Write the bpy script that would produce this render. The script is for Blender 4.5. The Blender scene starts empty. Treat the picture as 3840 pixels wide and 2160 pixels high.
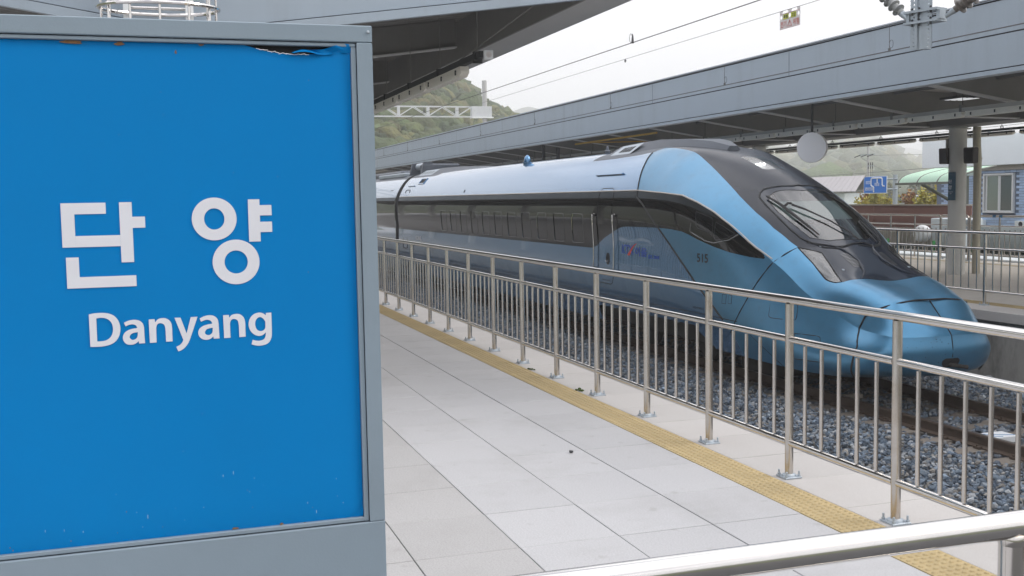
import bpy, bmesh, math, random
import numpy as np
from mathutils import Vector, Matrix
random.seed(7); RNG = np.random.default_rng(7)
SC = bpy.context.scene
COL = SC.collection
R = math.radians

# ------------------------------------------------------------------ camera
cam_d = bpy.data.cameras.new('camera')
cam = bpy.data.objects.new('camera', cam_d); COL.objects.link(cam)
cam_d.sensor_width = 36.0; cam_d.lens = 38.50; cam_d.clip_start = 0.05; cam_d.clip_end = 9000
YAW, PITCH, ROLL, CAMH = 1.2547466, 0.0820913, -0.0173519, 2.0968
def _axes():
    cy, sy, cp, sp = math.cos(YAW), math.sin(YAW), math.cos(PITCH), math.sin(PITCH)
    F = Vector((-sy*cp, cy*cp, -sp)); Rt = Vector((cy, sy, 0)); U = Rt.cross(F)
    cr, sr = math.cos(ROLL), math.sin(ROLL)
    return cr*Rt+sr*U, -sr*Rt+cr*U, F
_r, _u, _f = _axes()
M4 = Matrix.Identity(4)
for i in range(3):
    M4[i][0] = _r[i]; M4[i][1] = _u[i]; M4[i][2] = -_f[i]
M4[2][3] = CAMH
cam.matrix_world = M4
SC.camera = cam

# ------------------------------------------------------------------ world and sun
CLOUD = 19.2
SUN_EL, SUN_AZ = 40.0, 66.0            # degrees; azimuth measured from +X towards +Y
world = bpy.data.worlds.new('World'); SC.world = world; world.use_nodes = True
wt = world.node_tree; wt.nodes.clear()
wo = wt.nodes.new('ShaderNodeOutputWorld'); wb = wt.nodes.new('ShaderNodeBackground')
sky = wt.nodes.new('ShaderNodeTexSky'); sky.sky_type = 'NISHITA'; sky.sun_disc = False
sky.sun_elevation = R(SUN_EL); sky.sun_rotation = R(90-SUN_AZ); sky.dust_density = 3.0; sky.air_density = 1.0
tc = wt.nodes.new('ShaderNodeTexCoord'); mp = wt.nodes.new('ShaderNodeMapping')
mp.inputs['Scale'].default_value = (1.0, 1.0, 2.2)
nz = wt.nodes.new('ShaderNodeTexNoise'); nz.inputs['Scale'].default_value = 2.4; nz.inputs['Detail'].default_value = 7.0
cr = wt.nodes.new('ShaderNodeValToRGB')
cr.color_ramp.elements[0].position = 0.36; cr.color_ramp.elements[0].color = (0.30, 0.30, 0.30, 1)
cr.color_ramp.elements[1].position = 0.55; cr.color_ramp.elements[1].color = (0.97, 0.97, 0.97, 1)
mx = wt.nodes.new('ShaderNodeMix'); mx.data_type = 'RGBA'
sx_ = wt.nodes.new('ShaderNodeSeparateXYZ'); wt.links.new(tc.outputs['Generated'], sx_.inputs['Vector'])
zc_ = wt.nodes.new('ShaderNodeMath'); zc_.operation = 'MAXIMUM'; zc_.inputs[1].default_value = 0.0; wt.links.new(sx_.outputs['Z'], zc_.inputs[0])
gr_ = wt.nodes.new('ShaderNodeMath'); gr_.operation = 'MULTIPLY_ADD'; gr_.inputs[1].default_value = 0.68; gr_.inputs[2].default_value = 0.40   # overcast sky: zenith brighter than horizon
wt.links.new(zc_.outputs[0], gr_.inputs[0])
cm_ = wt.nodes.new('ShaderNodeVectorMath'); cm_.operation = 'SCALE'; cm_.inputs[0].default_value = (CLOUD*0.995, CLOUD*0.99, CLOUD*1.02)
wt.links.new(gr_.outputs[0], cm_.inputs['Scale']); wt.links.new(cm_.outputs['Vector'], mx.inputs['B'])
wt.links.new(tc.outputs['Generated'], mp.inputs['Vector']); wt.links.new(mp.outputs['Vector'], nz.inputs['Vector'])
wt.links.new(nz.outputs['Fac'], cr.inputs['Fac']); hz_ = wt.nodes.new('ShaderNodeMapRange'); hz_.inputs['From Min'].default_value = 0.22; hz_.inputs['From Max'].default_value = 0.55; hz_.inputs['To Min'].default_value = 1.0; hz_.inputs['To Max'].default_value = 0.0
wt.links.new(sx_.outputs['Z'], hz_.inputs['Value'])
mxf = wt.nodes.new('ShaderNodeMath'); mxf.operation = 'MAXIMUM'; wt.links.new(cr.outputs['Color'], mxf.inputs[0]); wt.links.new(hz_.outputs['Result'], mxf.inputs[1])
wt.links.new(mxf.outputs[0], mx.inputs['Factor'])
wt.links.new(sky.outputs['Color'], mx.inputs['A']); wt.links.new(mx.outputs['Result'], wb.inputs['Color'])
wb.inputs['Strength'].default_value = 0.1
wt.links.new(wb.outputs['Background'], wo.inputs['Surface'])
sun_d = bpy.data.lights.new('sun', 'SUN'); sun_d.energy = 1.5; sun_d.angle = R(22); sun_d.color = (1.0, 0.95, 0.88)
sun = bpy.data.objects.new('sun', sun_d); COL.objects.link(sun)
sd = Vector((math.cos(R(SUN_AZ))*math.cos(R(SUN_EL)), math.sin(R(SUN_AZ))*math.cos(R(SUN_EL)), math.sin(R(SUN_EL))))
sun.rotation_euler = sd.to_track_quat('Z', 'Y').to_euler(); sun.location = (0, 0, 60)
vs = SC.view_settings
vs.view_transform = 'Standard'; vs.look = 'None'; vs.exposure = 0.28; vs.gamma = 1.0; vs.use_curve_mapping = False
SC.cycles.max_bounces = 8; SC.cycles.transparent_max_bounces = 12; SC.cycles.volume_bounces = 1

# ------------------------------------------------------------------ materials
def mat(name, base, rough=0.5, metal=0.0, var=0.0, vscale=3.0, bump=0.0, bscale=40.0, coat=0.0, coat_r=0.05,
        objvar=0.0, dirt=0.0, dirt_col=(0.05, 0.045, 0.04), dscale=1.2, attr=None, stretch=(1, 1, 1), spec=0.5, wave=0.0, spots=0.0, sscale=9.0):
    m = bpy.data.materials.new(name); m.use_nodes = True; t = m.node_tree; L = t.links
    b = t.nodes['Principled BSDF']
    b.inputs['Roughness'].default_value = rough; b.inputs['Metallic'].default_value = metal
    b.inputs['Coat Weight'].default_value = coat; b.inputs['Coat Roughness'].default_value = coat_r
    b.inputs['Specular IOR Level'].default_value = spec
    co = t.nodes.new('ShaderNodeNewGeometry'); mp = t.nodes.new('ShaderNodeMapping'); mp.inputs['Scale'].default_value = stretch
    L.new(co.outputs['Position'], mp.inputs['Vector'])
    col = None
    if attr:
        a = t.nodes.new('ShaderNodeAttribute'); a.attribute_name = attr; col = a.outputs['Color']
    else:
        rgb = t.nodes.new('ShaderNodeRGB'); rgb.outputs[0].default_value = (*base, 1); col = rgb.outputs[0]
    def hsv(fac_out, amount, col):
        mr = t.nodes.new('ShaderNodeMapRange'); mr.inputs['To Min'].default_value = 1-amount; mr.inputs['To Max'].default_value = 1+amount
        L.new(fac_out, mr.inputs['Value'])
        h = t.nodes.new('ShaderNodeHueSaturation'); L.new(mr.outputs['Result'], h.inputs['Value']); L.new(col, h.inputs['Color'])
        return h.outputs['Color']
    if var:
        n = t.nodes.new('ShaderNodeTexNoise'); n.inputs['Scale'].default_value = vscale; n.inputs['Detail'].default_value = 6.0
        n.inputs['Roughness'].default_value = 0.65
        L.new(mp.outputs['Vector'], n.inputs['Vector']); col = hsv(n.outputs['Fac'], var*2, col)
    if objvar:
        oi = t.nodes.new('ShaderNodeObjectInfo'); col = hsv(oi.outputs['Random'], objvar, col)
    if dirt:
        n = t.nodes.new('ShaderNodeTexNoise'); n.inputs['Scale'].default_value = dscale; n.inputs['Detail'].default_value = 9.0
        n.inputs['Roughness'].default_value = 0.7
        L.new(mp.outputs['Vector'], n.inputs['Vector'])
        r = t.nodes.new('ShaderNodeValToRGB'); r.color_ramp.elements[0].position = 0.5; r.color_ramp.elements[1].position = 0.78
        r.color_ramp.elements[0].color = (0, 0, 0, 1); r.color_ramp.elements[1].color = (dirt, dirt, dirt, 1)
        L.new(n.outputs['Fac'], r.inputs['Fac'])
        x = t.nodes.new('ShaderNodeMix'); x.data_type = 'RGBA'; x.inputs['B'].default_value = (*dirt_col, 1)
        L.new(r.outputs['Color'], x.inputs['Factor']); L.new(col, x.inputs['A']); col = x.outputs['Result']
    if spots:
        n = t.nodes.new('ShaderNodeTexNoise'); n.inputs['Scale'].default_value = sscale; n.inputs['Detail'].default_value = 3.0
        L.new(mp.outputs['Vector'], n.inputs['Vector'])
        r = t.nodes.new('ShaderNodeValToRGB'); r.color_ramp.elements[0].position = 0.66; r.color_ramp.elements[1].position = 0.74
        r.color_ramp.elements[0].color = (0, 0, 0, 1); r.color_ramp.elements[1].color = (spots, spots, spots, 1)
        L.new(n.outputs['Fac'], r.inputs['Fac'])
        x = t.nodes.new('ShaderNodeMix'); x.data_type = 'RGBA'; x.inputs['B'].default_value = (*dirt_col, 1)
        L.new(r.outputs['Color'], x.inputs['Factor']); L.new(col, x.inputs['A']); col = x.outputs['Result']
    L.new(col, b.inputs['Base Color'])
    if bump:
        n = t.nodes.new('ShaderNodeTexNoise'); n.inputs['Scale'].default_value = bscale; n.inputs['Detail'].default_value = 4.0
        L.new(mp.outputs['Vector'], n.inputs['Vector'])
        bp = t.nodes.new('ShaderNodeBump'); bp.inputs['Strength'].default_value = bump; bp.inputs['Distance'].default_value = 0.02
        L.new(n.outputs['Fac'], bp.inputs['Height']); L.new(bp.outputs['Normal'], b.inputs['Normal'])
        if wave: bp.inputs['Distance'].default_value = wave
        if coat: L.new(bp.outputs['Normal'], b.inputs['Coat Normal'])
    return m
def srgb(r, g, b):
    f = lambda c: (c/255/12.92) if c/255 <= 0.04045 else ((c/255+0.055)/1.055)**2.4
    return (f(r), f(g), f(b))
MT = {}
MT['steel'] = mat('stainless_steel', (0.62, 0.59, 0.555), 0.17, 1.0, var=0.05, vscale=5, stretch=(1, 1, 0.2))
MT['steel_polish'] = mat('polished_stainless', (0.70, 0.68, 0.66), 0.075, 1.0, var=0.04, vscale=9, dirt=0.22, dirt_col=(0.45, 0.44, 0.43), dscale=5)
MT['post_steel'] = mat('stainless_post', (0.60, 0.57, 0.53), 0.25, 1.0, var=0.06, vscale=6, dirt=0.45, dirt_col=(0.36, 0.22, 0.09), dscale=3.5)
MT['granite'] = mat('granite_paving', (0.42, 0.42, 0.432), 0.72, spots=0.35, sscale=6.0, var=0.20, vscale=95, bump=0.06, bscale=300, objvar=0.035, dirt=0.35, dirt_col=(0.26, 0.25, 0.24), dscale=1.3)
MT['granite_old'] = mat('weathered_paving', (0.365, 0.36, 0.36), 0.8, spots=0.35, sscale=5.0, var=0.20, vscale=90, bump=0.08, bscale=200, objvar=0.025, dirt=0.35, dirt_col=(0.25, 0.24, 0.23), dscale=1.1)
MT['edge_slab'] = mat('platform_edge_slab', (0.425, 0.41, 0.40), 0.75, spots=0.3, sscale=7.0, var=0.14, vscale=90, bump=0.05, bscale=250, objvar=0.05, dirt=0.35, dirt_col=(0.36, 0.33, 0.31), dscale=1.0)
MT['grout'] = mat('joint_mortar', (0.11, 0.107, 0.103), 0.95, var=0.1, vscale=20)
MT['tactile'] = mat('yellow_tactile_block', (0.43, 0.335, 0.175), 0.6, var=0.07, vscale=25, objvar=0.05, dirt=0.3, dirt_col=(0.36, 0.27, 0.12), dscale=2.5)
MT['concrete'] = mat('stained_concrete', (0.30, 0.29, 0.27), 0.9, var=0.12, vscale=4, bump=0.2, bscale=30, dirt=0.85, dirt_col=(0.05, 0.05, 0.048), dscale=1.6, stretch=(1, 1, 0.35))
MT['opp_floor'] = mat('far_platform_paving', (0.62, 0.585, 0.54), 0.85, var=0.10, vscale=6, bump=0.05, bscale=80, dirt=0.4, dirt_col=(0.25, 0.22, 0.17), dscale=0.8)
MT['ballast'] = mat('ballast_stone', (0.2, 0.22, 0.25), 0.8, attr='tint', var=0.15, vscale=30, bump=0.3, bscale=60)
MT['bed'] = mat('ballast_bed_ground', (0.10, 0.105, 0.115), 0.95, var=0.25, vscale=14, bump=0.8, bscale=25)
MT['rail'] = mat('rusty_rail', (0.085, 0.06, 0.045), 0.75, 0.2, var=0.2, vscale=8, bump=0.2, bscale=60)
MT['railtop'] = mat('worn_rail_head', (0.16, 0.14, 0.13), 0.38, 0.8, var=0.15, vscale=4)
MT['sleeper'] = mat('concrete_sleeper', (0.19, 0.165, 0.14), 0.9, var=0.15, vscale=8, bump=0.15, bscale=40)
MT['terrain'] = mat('grassy_ground', (0.09, 0.10, 0.055), 0.95, var=0.25, vscale=0.02)
MT['hill'] = mat('hill_soil', (0.045, 0.06, 0.025), 0.95, var=0.3, vscale=0.01)
MT['forest'] = mat('forest_foliage', (0.06, 0.08, 0.03), 0.9, attr='tint', var=0.3, vscale=0.6, bump=1.0, bscale=1.3, wave=0.6)
MT['leaf'] = mat('foliage', (0.1, 0.1, 0.04), 0.7, attr='tint')
MT['bark'] = mat('bark', (0.09, 0.07, 0.05), 0.9, var=0.2, vscale=10, bump=0.4, bscale=20)
MT['sign_grey'] = mat('sign_frame_paint', srgb(128, 143, 155), 0.5, var=0.03, vscale=3, bump=0.03, bscale=120, dirt=0.12, dirt_col=(0.14, 0.15, 0.15), dscale=2)
MT['sign_blue'] = mat('blue_sign_film', (0.0006, 0.185, 0.50), 0.65, var=0.025, vscale=2.5, bump=0.02, bscale=8, spec=0.08, wave=0.004)
MT['white_print'] = mat('white_print', (0.66, 0.67, 0.72), 0.5, var=0.03, vscale=6)
MT['black'] = mat('black_void', (0.012, 0.012, 0.014), 0.8)
MT['rust'] = mat('rust_stain', (0.20, 0.11, 0.05), 0.9, var=0.3, vscale=60)
MT['speck'] = mat('paint_chip', (0.42, 0.50, 0.56), 0.8)
MT['fascia'] = mat('grey_fascia_panel', srgb(150, 162, 174), 0.38, 0.15, var=0.03, vscale=1.2, bump=0.03, bscale=4, dirt=0.3, dirt_col=(0.19, 0.20, 0.21), dscale=2.2, stretch=(1, 1, 0.12))
MT['canopy_steel'] = mat('canopy_steelwork', (0.20, 0.196, 0.19), 0.6, var=0.08, vscale=2)
MT['canopy_soffit'] = mat('canopy_soffit_sheet', (0.50, 0.48, 0.45), 0.6, var=0.06, vscale=2)
MT['canopy_flange'] = mat('canopy_flange', (0.50, 0.50, 0.50), 0.5, var=0.05, vscale=2)
MT['column'] = mat('column_paint', (0.62, 0.62, 0.60), 0.6, var=0.05, vscale=2, dirt=0.15, dirt_col=(0.25, 0.24, 0.22))
MT['lamp'] = mat('lamp_diffuser', (0.80, 0.77, 0.70), 0.35, var=0.04, vscale=4)
MT['dark_metal'] = mat('dark_metal', (0.045, 0.047, 0.05), 0.5, 0.3)
MT['galv'] = mat('galvanised_steel', (0.40, 0.45, 0.50), 0.45, 0.55, var=0.08, vscale=6)
MT['wire'] = mat('cable', (0.10, 0.10, 0.104), 0.6)
MT['porcelain'] = mat('insulator_glaze', (0.12, 0.105, 0.095), 0.3, coat=0.5, var=0.1, vscale=6)
MT['porcelain_grey'] = mat('insulator_grey', (0.24, 0.25, 0.25), 0.35, coat=0.3, var=0.1, vscale=6)
MT['train_blue'] = mat('train_blue_paint', (0.070, 0.205, 0.385), 0.24, 0.7, var=0.03, vscale=1.5, coat=1.0, coat_r=0.015, bump=0.02, bscale=0.9, dirt=0.10, dirt_col=(0.09, 0.10, 0.11), dscale=3.0, wave=0.03)
MT['nose_blue'] = mat('nose_blue_paint', (0.070, 0.228, 0.385), 0.32, 0.62, var=0.04, vscale=2, coat=0.35, coat_r=0.2, dirt=0.25, dirt_col=(0.07, 0.09, 0.10), dscale=6.0)
MT['train_black'] = mat('glossy_black_band', (0.008, 0.0075, 0.007), 0.04, 0.0, spec=0.34, coat=0.0, bump=0.03, bscale=0.8, wave=0.03)
MT['train_mask'] = mat('dark_mask_paint', (0.014, 0.018, 0.028), 0.27, 0.0, var=0.08, vscale=3, spec=0.28, dirt=0.12, dirt_col=(0.05, 0.05, 0.06), dscale=5)
MT['train_hood'] = mat('dark_hood_paint', (0.011, 0.017, 0.030), 0.16, 0.0, spec=0.35, coat=0.12, coat_r=0.04, dirt=0.1, dirt_col=(0.05, 0.05, 0.06), dscale=5)
MT['train_grey'] = mat('train_roof_grey', (0.075, 0.088, 0.11), 0.5, 0.2, var=0.08, vscale=4, dirt=0.2)
MT['gap'] = mat('panel_gap', (0.008, 0.009, 0.011), 0.7)
MT['rubber'] = mat('rubber', (0.018, 0.018, 0.02), 0.6, var=0.1, vscale=8)
MT['under'] = mat('underframe_grime', (0.028, 0.025, 0.022), 0.85, var=0.2, vscale=5, bump=0.2, bscale=20)
MT['window'] = mat('tinted_side_glass', (0.006, 0.0065, 0.007), 0.02, spec=0.3)
MT['rim'] = mat('window_rim', (0.26, 0.26, 0.26), 0.25, 0.8)
MT['ktx_blue'] = mat('print_blue', (0.008, 0.06, 0.36), 0.5)
MT['ktx_red'] = mat('print_red', (0.62, 0.05, 0.03), 0.5)
MT['print_black'] = mat('print_black', (0.012, 0.014, 0.016), 0.5)
MT['print_red'] = mat('faded_red_print', (0.50, 0.17, 0.14), 0.6)
MT['yellow'] = mat('yellow_print', (0.58, 0.62, 0.05), 0.6)
MT['plate'] = mat('white_plate', (0.66, 0.63, 0.63), 0.5, var=0.04, vscale=8)
MT['white'] = mat('white_paint', (0.74, 0.76, 0.78), 0.5, var=0.03, vscale=3)
MT['disc'] = mat('disc_face', (0.84, 0.84, 0.87), 0.55, var=0.02, vscale=3)
MT['bld_white'] = mat('white_cladding', (0.80, 0.86, 0.90), 0.55, var=0.03, vscale=1)
MT['brick'] = mat('pale_blue_brick', (0.42, 0.56, 0.78), 0.75, var=0.08, vscale=8, objvar=0.10, bump=0.2, bscale=30)
MT['mortar'] = mat('brick_mortar', (0.17, 0.21, 0.29), 0.95)
MT['glass_pale'] = mat('curtained_glass', (0.26, 0.31, 0.27), 0.12, coat=0.5, coat_r=0.02)
MT['glass_dark'] = mat('screened_glass', (0.13, 0.16, 0.15), 0.15, coat=0.4, coat_r=0.05)
MT['brown'] = mat('brown_wall_paint', (0.25, 0.125, 0.10), 0.75, var=0.05, vscale=2)
MT['stone_wall'] = mat('pale_block_wall', (0.40, 0.36, 0.31), 0.85, var=0.1, vscale=5)
MT['green'] = mat('green_post_paint', (0.05, 0.33, 0.09), 0.5)
MT['mesh'] = mat('dark_green_mesh', (0.015, 0.03, 0.018), 0.7)
MT['shelter_frame'] = mat('shelter_frame_paint', (0.16, 0.17, 0.145), 0.55, var=0.06)
MT['teal'] = mat('teal_sign', (0.008, 0.07, 0.125), 0.5)
MT['road_blue'] = mat('road_sign_blue', (0.006, 0.15, 0.58), 0.45)
MT['pipe'] = mat('weathered_pipe', (0.42, 0.39, 0.32), 0.38, 0.75, var=0.12, vscale=5, dirt=0.5, dirt_col=(0.22, 0.18, 0.11), dscale=2, stretch=(1, 1, 0.3))
MT['speaker'] = mat('speaker_case', (0.042, 0.034, 0.032), 0.6)
MT['grille'] = mat('speaker_grille', (0.012, 0.012, 0.013), 0.8)
MT['roof_grey'] = mat('grey_sheet_roof', (0.38, 0.36, 0.37), 0.6, var=0.05, vscale=0.6)
MT['pole'] = mat('concrete_pole', (0.42, 0.42, 0.42), 0.8, var=0.05)
MT['orange'] = mat('yellow_pipe', (0.65, 0.36, 0.03), 0.5)
MT['blind'] = mat('cab_blind', (0.44, 0.52, 0.50), 0.8)
MT['cab'] = mat('cab_interior', (0.05, 0.058, 0.06), 0.7)
MT['seat'] = mat('cab_seat_cover', (0.30, 0.29, 0.25), 0.8)
MT['moss'] = mat('moss', (0.05, 0.08, 0.02), 0.95)
MT['teal_tape'] = mat('blue_tape', (0.02, 0.16, 0.36), 0.6)
def glassy(name, tint, rough=0.0, fac=None):
    m = bpy.data.materials.new(name); m.use_nodes = True; t = m.node_tree; t.nodes.clear()
    o = t.nodes.new('ShaderNodeOutputMaterial'); mixn = t.nodes.new('ShaderNodeMixShader')
    tr = t.nodes.new('ShaderNodeBsdfTransparent'); tr.inputs['Color'].default_value = (*tint, 1)
    gl = t.nodes.new('ShaderNodeBsdfGlossy'); gl.inputs['Roughness'].default_value = rough
    fr = t.nodes.new('ShaderNodeFresnel'); fr.inputs['IOR'].default_value = 2.5
    t.links.new(fr.outputs['Fac'], mixn.inputs['Fac']); t.links.new(tr.outputs['BSDF'], mixn.inputs[1])
    t.links.new(gl.outputs['BSDF'], mixn.inputs[2]); t.links.new(mixn.outputs['Shader'], o.inputs['Surface'])
    return m
MT['windscreen'] = glassy('windscreen_glass', (0.74, 0.82, 0.81))
MT['lens'] = glassy('lamp_lens', (0.75, 0.8, 0.82))
def emit(name, col, s):
    m = bpy.data.materials.new(name); m.use_nodes = True
    b = m.node_tree.nodes['Principled BSDF']; b.inputs['Base Color'].default_value = (*col, 1)
    b.inputs['Emission Color'].default_value = (*col, 1); b.inputs['Emission Strength'].default_value = s
    return m
MT['led'] = emit('lit_lamp', (1.0, 1.0, 0.98), 2.2)
MT['ceil_light'] = emit('lit_ceiling_lamp', (0.9, 0.92, 0.95), 0.45)
def shelter_glass():
    m = bpy.data.materials.new('green_translucent_sheet'); m.use_nodes = True; t = m.node_tree; t.nodes.clear()
    o = t.nodes.new('ShaderNodeOutputMaterial'); mixn = t.nodes.new('ShaderNodeMixShader'); mixn.inputs['Fac'].default_value = 0.7
    a = t.nodes.new('ShaderNodeBsdfTranslucent'); a.inputs['Color'].default_value = (0.82, 0.98, 0.86, 1)
    d = t.nodes.new('ShaderNodeBsdfDiffuse'); d.inputs['Color'].default_value = (0.62, 0.85, 0.68, 1)
    t.links.new(a.outputs['BSDF'], mixn.inputs[1]); t.links.new(d.outputs['BSDF'], mixn.inputs[2]); t.links.new(mixn.outputs['Shader'], o.inputs['Surface'])
    return m
MT['shelter_sheet'] = shelter_glass()

# ------------------------------------------------------------------ object helpers
def tag(o, label=None, cat=None, group=None, kind=None):
    if label: o['label'] = label
    if cat: o['category'] = cat
    if group: o['group'] = group
    if kind: o['kind'] = kind
    return o
def empty(name, loc, label=None, cat=None, group=None, kind=None):
    o = bpy.data.objects.new(name, None); COL.objects.link(o); o.location = loc; o.empty_display_size = 0.2
    return tag(o, label, cat, group, kind)
def wpos(o):
    p = Vector((0, 0, 0))
    while o is not None:
        p += o.location; o = o.parent
    return p
class MB:
    """collects geometry in world coordinates and links it as ONE mesh object"""
    def __init__(s): s.v = []; s.f = []; s.n = 0
    def add(s, v, f):
        v = np.asarray(v, float); s.v.append(v); k = s.n
        s.f += [tuple(int(i)+k for i in q) for q in f]; s.n += len(v); return s
    def box(s, a, b, ch=0.0):
        x0, y0, z0 = [min(a[i], b[i]) for i in range(3)]; x1, y1, z1 = [max(a[i], b[i]) for i in range(3)]
        if ch <= 0:
            v = [(x0,y0,z0),(x1,y0,z0),(x1,y1,z0),(x0,y1,z0),(x0,y0,z1),(x1,y0,z1),(x1,y1,z1),(x0,y1,z1)]
            return s.add(v, [(0,3,2,1),(4,5,6,7),(0,1,5,4),(1,2,6,5),(2,3,7,6),(3,0,4,7)])
        c = ch
        v = []
        for z, k in ((z0, c), (z0+c, 0), (z1-c, 0), (z1, c)):
            v += [(x0+k,y0+k,z),(x1-k,y0+k,z),(x1-k,y1-k,z),(x0+k,y1-k,z)]
        f = [(3,2,1,0),(12,13,14,15)]
        for l in range(3):
            for i in range(4):
                j = (i+1) % 4; f.append((l*4+i, l*4+j, l*4+4+j, l*4+4+i))
        return s.add(v, f)
    def obox(s, c, ax, ay, az):
        """oriented box: centre and three half vectors"""
        c, ax, ay, az = map(np.array, (c, ax, ay, az)); v = []
        for k in (-1, 1):
            for (i, j) in ((-1,-1),(1,-1),(1,1),(-1,1)): v.append(c+i*ax+j*ay+k*az)
        return s.add(v, [(0,3,2,1),(4,5,6,7),(0,1,5,4),(1,2,6,5),(2,3,7,6),(3,0,4,7)])
    def cyl(s, p, q, r, n=12, r2=None, cap=True):
        p = np.array(p, float); q = np.array(q, float); d = q-p; L = np.linalg.norm(d); d = d/L
        a = np.cross(d, [0, 0, 1.0] if abs(d[2]) < 0.9 else [1.0, 0, 0]); a /= np.linalg.norm(a); b = np.cross(d, a)
        t = np.linspace(0, 2*np.pi, n, endpoint=False); ring = np.cos(t)[:, None]*a+np.sin(t)[:, None]*b
        r2 = r if r2 is None else r2
        v = np.r_[p+ring*r, q+ring*r2]
        f = [(i, (i+1) % n, n+(i+1) % n, n+i) for i in range(n)]
        if cap: f += [tuple(range(n-1, -1, -1)), tuple(range(n, 2*n))]
        return s.add(v, f)
    def tube(s, pts, r, n=8, closed=False, cap=True):
        P = np.array(pts, float); m = len(P); rings = []; up = None
        for i in range(m):
            if closed: d = P[(i+1) % m]-P[i-1]
            else: d = P[min(i+1, m-1)]-P[max(i-1, 0)]
            d = d/np.linalg.norm(d)
            if up is None:
                up = np.cross(d, [0, 0, 1.0] if abs(d[2]) < 0.9 else [1.0, 0, 0])
            up = up-d*np.dot(up, d); up /= np.linalg.norm(up); b = np.cross(d, up)
            t = np.linspace(0, 2*np.pi, n, endpoint=False)
            rr = r[i] if hasattr(r, '__len__') else r
            rings.append(P[i]+rr*(np.cos(t)[:, None]*up+np.sin(t)[:, None]*b))
        f = []
        for i in range(m if closed else m-1):
            j = (i+1) % m
            for k in range(n): f.append((i*n+k, i*n+(k+1) % n, j*n+(k+1) % n, j*n+k))
        if cap and not closed: f += [tuple(range(n-1, -1, -1)), tuple(range((m-1)*n, m*n))]
        return s.add(np.concatenate(rings), f)
    def lathe(s, prof, c=(0, 0, 0), axis=(0, 0, 1), n=16):
        """prof: list of (r, h) along axis from c"""
        c = np.array(c, float); d = np.array(axis, float); d /= np.linalg.norm(d)
        a = np.cross(d, [0, 0, 1.0] if abs(d[2]) < 0.9 else [1.0, 0, 0]); a /= np.linalg.norm(a); b = np.cross(d, a)
        t = np.linspace(0, 2*np.pi, n, endpoint=False); ring = np.cos(t)[:, None]*a+np.sin(t)[:, None]*b
        v = np.concatenate([c+d*h+ring*r for r, h in prof]); m = len(prof); f = []
        for i in range(m-1):
            for k in range(n): f.append((i*n+k, i*n+(k+1) % n, (i+1)*n+(k+1) % n, (i+1)*n+k))
        f += [tuple(range(n-1, -1, -1)), tuple(range((m-1)*n, m*n))]
        return s.add(v, f)
    def prism(s, poly, org, u, v, w):
        """polygon (a,b) in plane org+a*u+b*v, extruded by vector w"""
        org, u, v, w = [np.array(q, float) for q in (org, u, v, w)]
        P = np.array([org+a*u+b*v for a, b in poly]); n = len(P)
        f = [tuple(range(n-1, -1, -1)), tuple(range(n, 2*n))]+[(i, (i+1) % n, n+(i+1) % n, n+i) for i in range(n)]
        return s.add(np.r_[P, P+w], f)
    def quad(s, a, b, c, d): return s.add([a, b, c, d], [(0, 1, 2, 3)])
    def mesh(s, name, m, org=(0, 0, 0), smooth=0):
        me = bpy.data.meshes.new(name)
        V = np.concatenate(s.v)-np.array(org)
        me.from_pydata(V.tolist(), [], s.f)
        if m is not None: me.materials.append(MT[m] if isinstance(m, str) else m)
        bm = bmesh.new(); bm.from_mesh(me); bmesh.ops.recalc_face_normals(bm, faces=bm.faces); bm.to_mesh(me); bm.free()
        if smooth:
            me.polygons.foreach_set('use_smooth', [True]*len(me.polygons)); me.set_sharp_from_angle(angle=R(smooth))
        me.update(); return me
    def build(s, name, m, parent=None, label=None, cat=None, group=None, kind=None, smooth=0, org=None):
        V = np.concatenate(s.v)
        if org is None:
            c = V.mean(0) if parent is not None else np.array([(V[:, 0].min()+V[:, 0].max())/2, (V[:, 1].min()+V[:, 1].max())/2, V[:, 2].min()])
        else: c = np.array(org, float)
        o = bpy.data.objects.new(name, s.mesh(name, m, c, smooth)); COL.objects.link(o)
        o.location = Vector(c)
        if parent is not None:
            o.parent = parent; o.location = Vector(c)-wpos(parent)
        return tag(o, label, cat, group, kind)
def inst(name, me, parent, loc, rot=None):
    o = bpy.data.objects.new(name, me); COL.objects.link(o)
    if parent is not None:
        o.parent = parent; o.location = Vector(loc)-wpos(parent)
    else: o.location = loc
    if rot: o.rotation_euler = rot
    return o
def copy_tree(o, parent=None, loc=None, label=None):
    kids = [c for c in o.children]
    c = o.copy(); COL.objects.link(c)
    if parent is not None: c.parent = parent
    if loc is not None: c.location = loc
    if label: c['label'] = label
    for k in kids: copy_tree(k, c)
    return c
_txt_cache = {}
def text_geo(body, bold=0.0, res=3):
    """flat lettering as (verts 2D, faces) from the built-in font, normalised to its bounding box origin"""
    key = (body, bold, res)
    if key in _txt_cache: return _txt_cache[key]
    c = bpy.data.curves.new('lettering', 'FONT'); c.body = body; c.offset = bold; c.resolution_u = res
    o = bpy.data.objects.new('lettering', c); COL.objects.link(o)
    bpy.context.view_layer.update()
    dg = bpy.context.evaluated_depsgraph_get(); me = bpy.data.meshes.new_from_object(o.evaluated_get(dg))
    V = np.array([v.co[:2] for v in me.vertices]); F = [tuple(p.vertices) for p in me.polygons]
    bpy.data.objects.remove(o); bpy.data.curves.remove(c); bpy.data.meshes.remove(me)
    V = V-V.min(0); _txt_cache[key] = (V, F); return V, F
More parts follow.
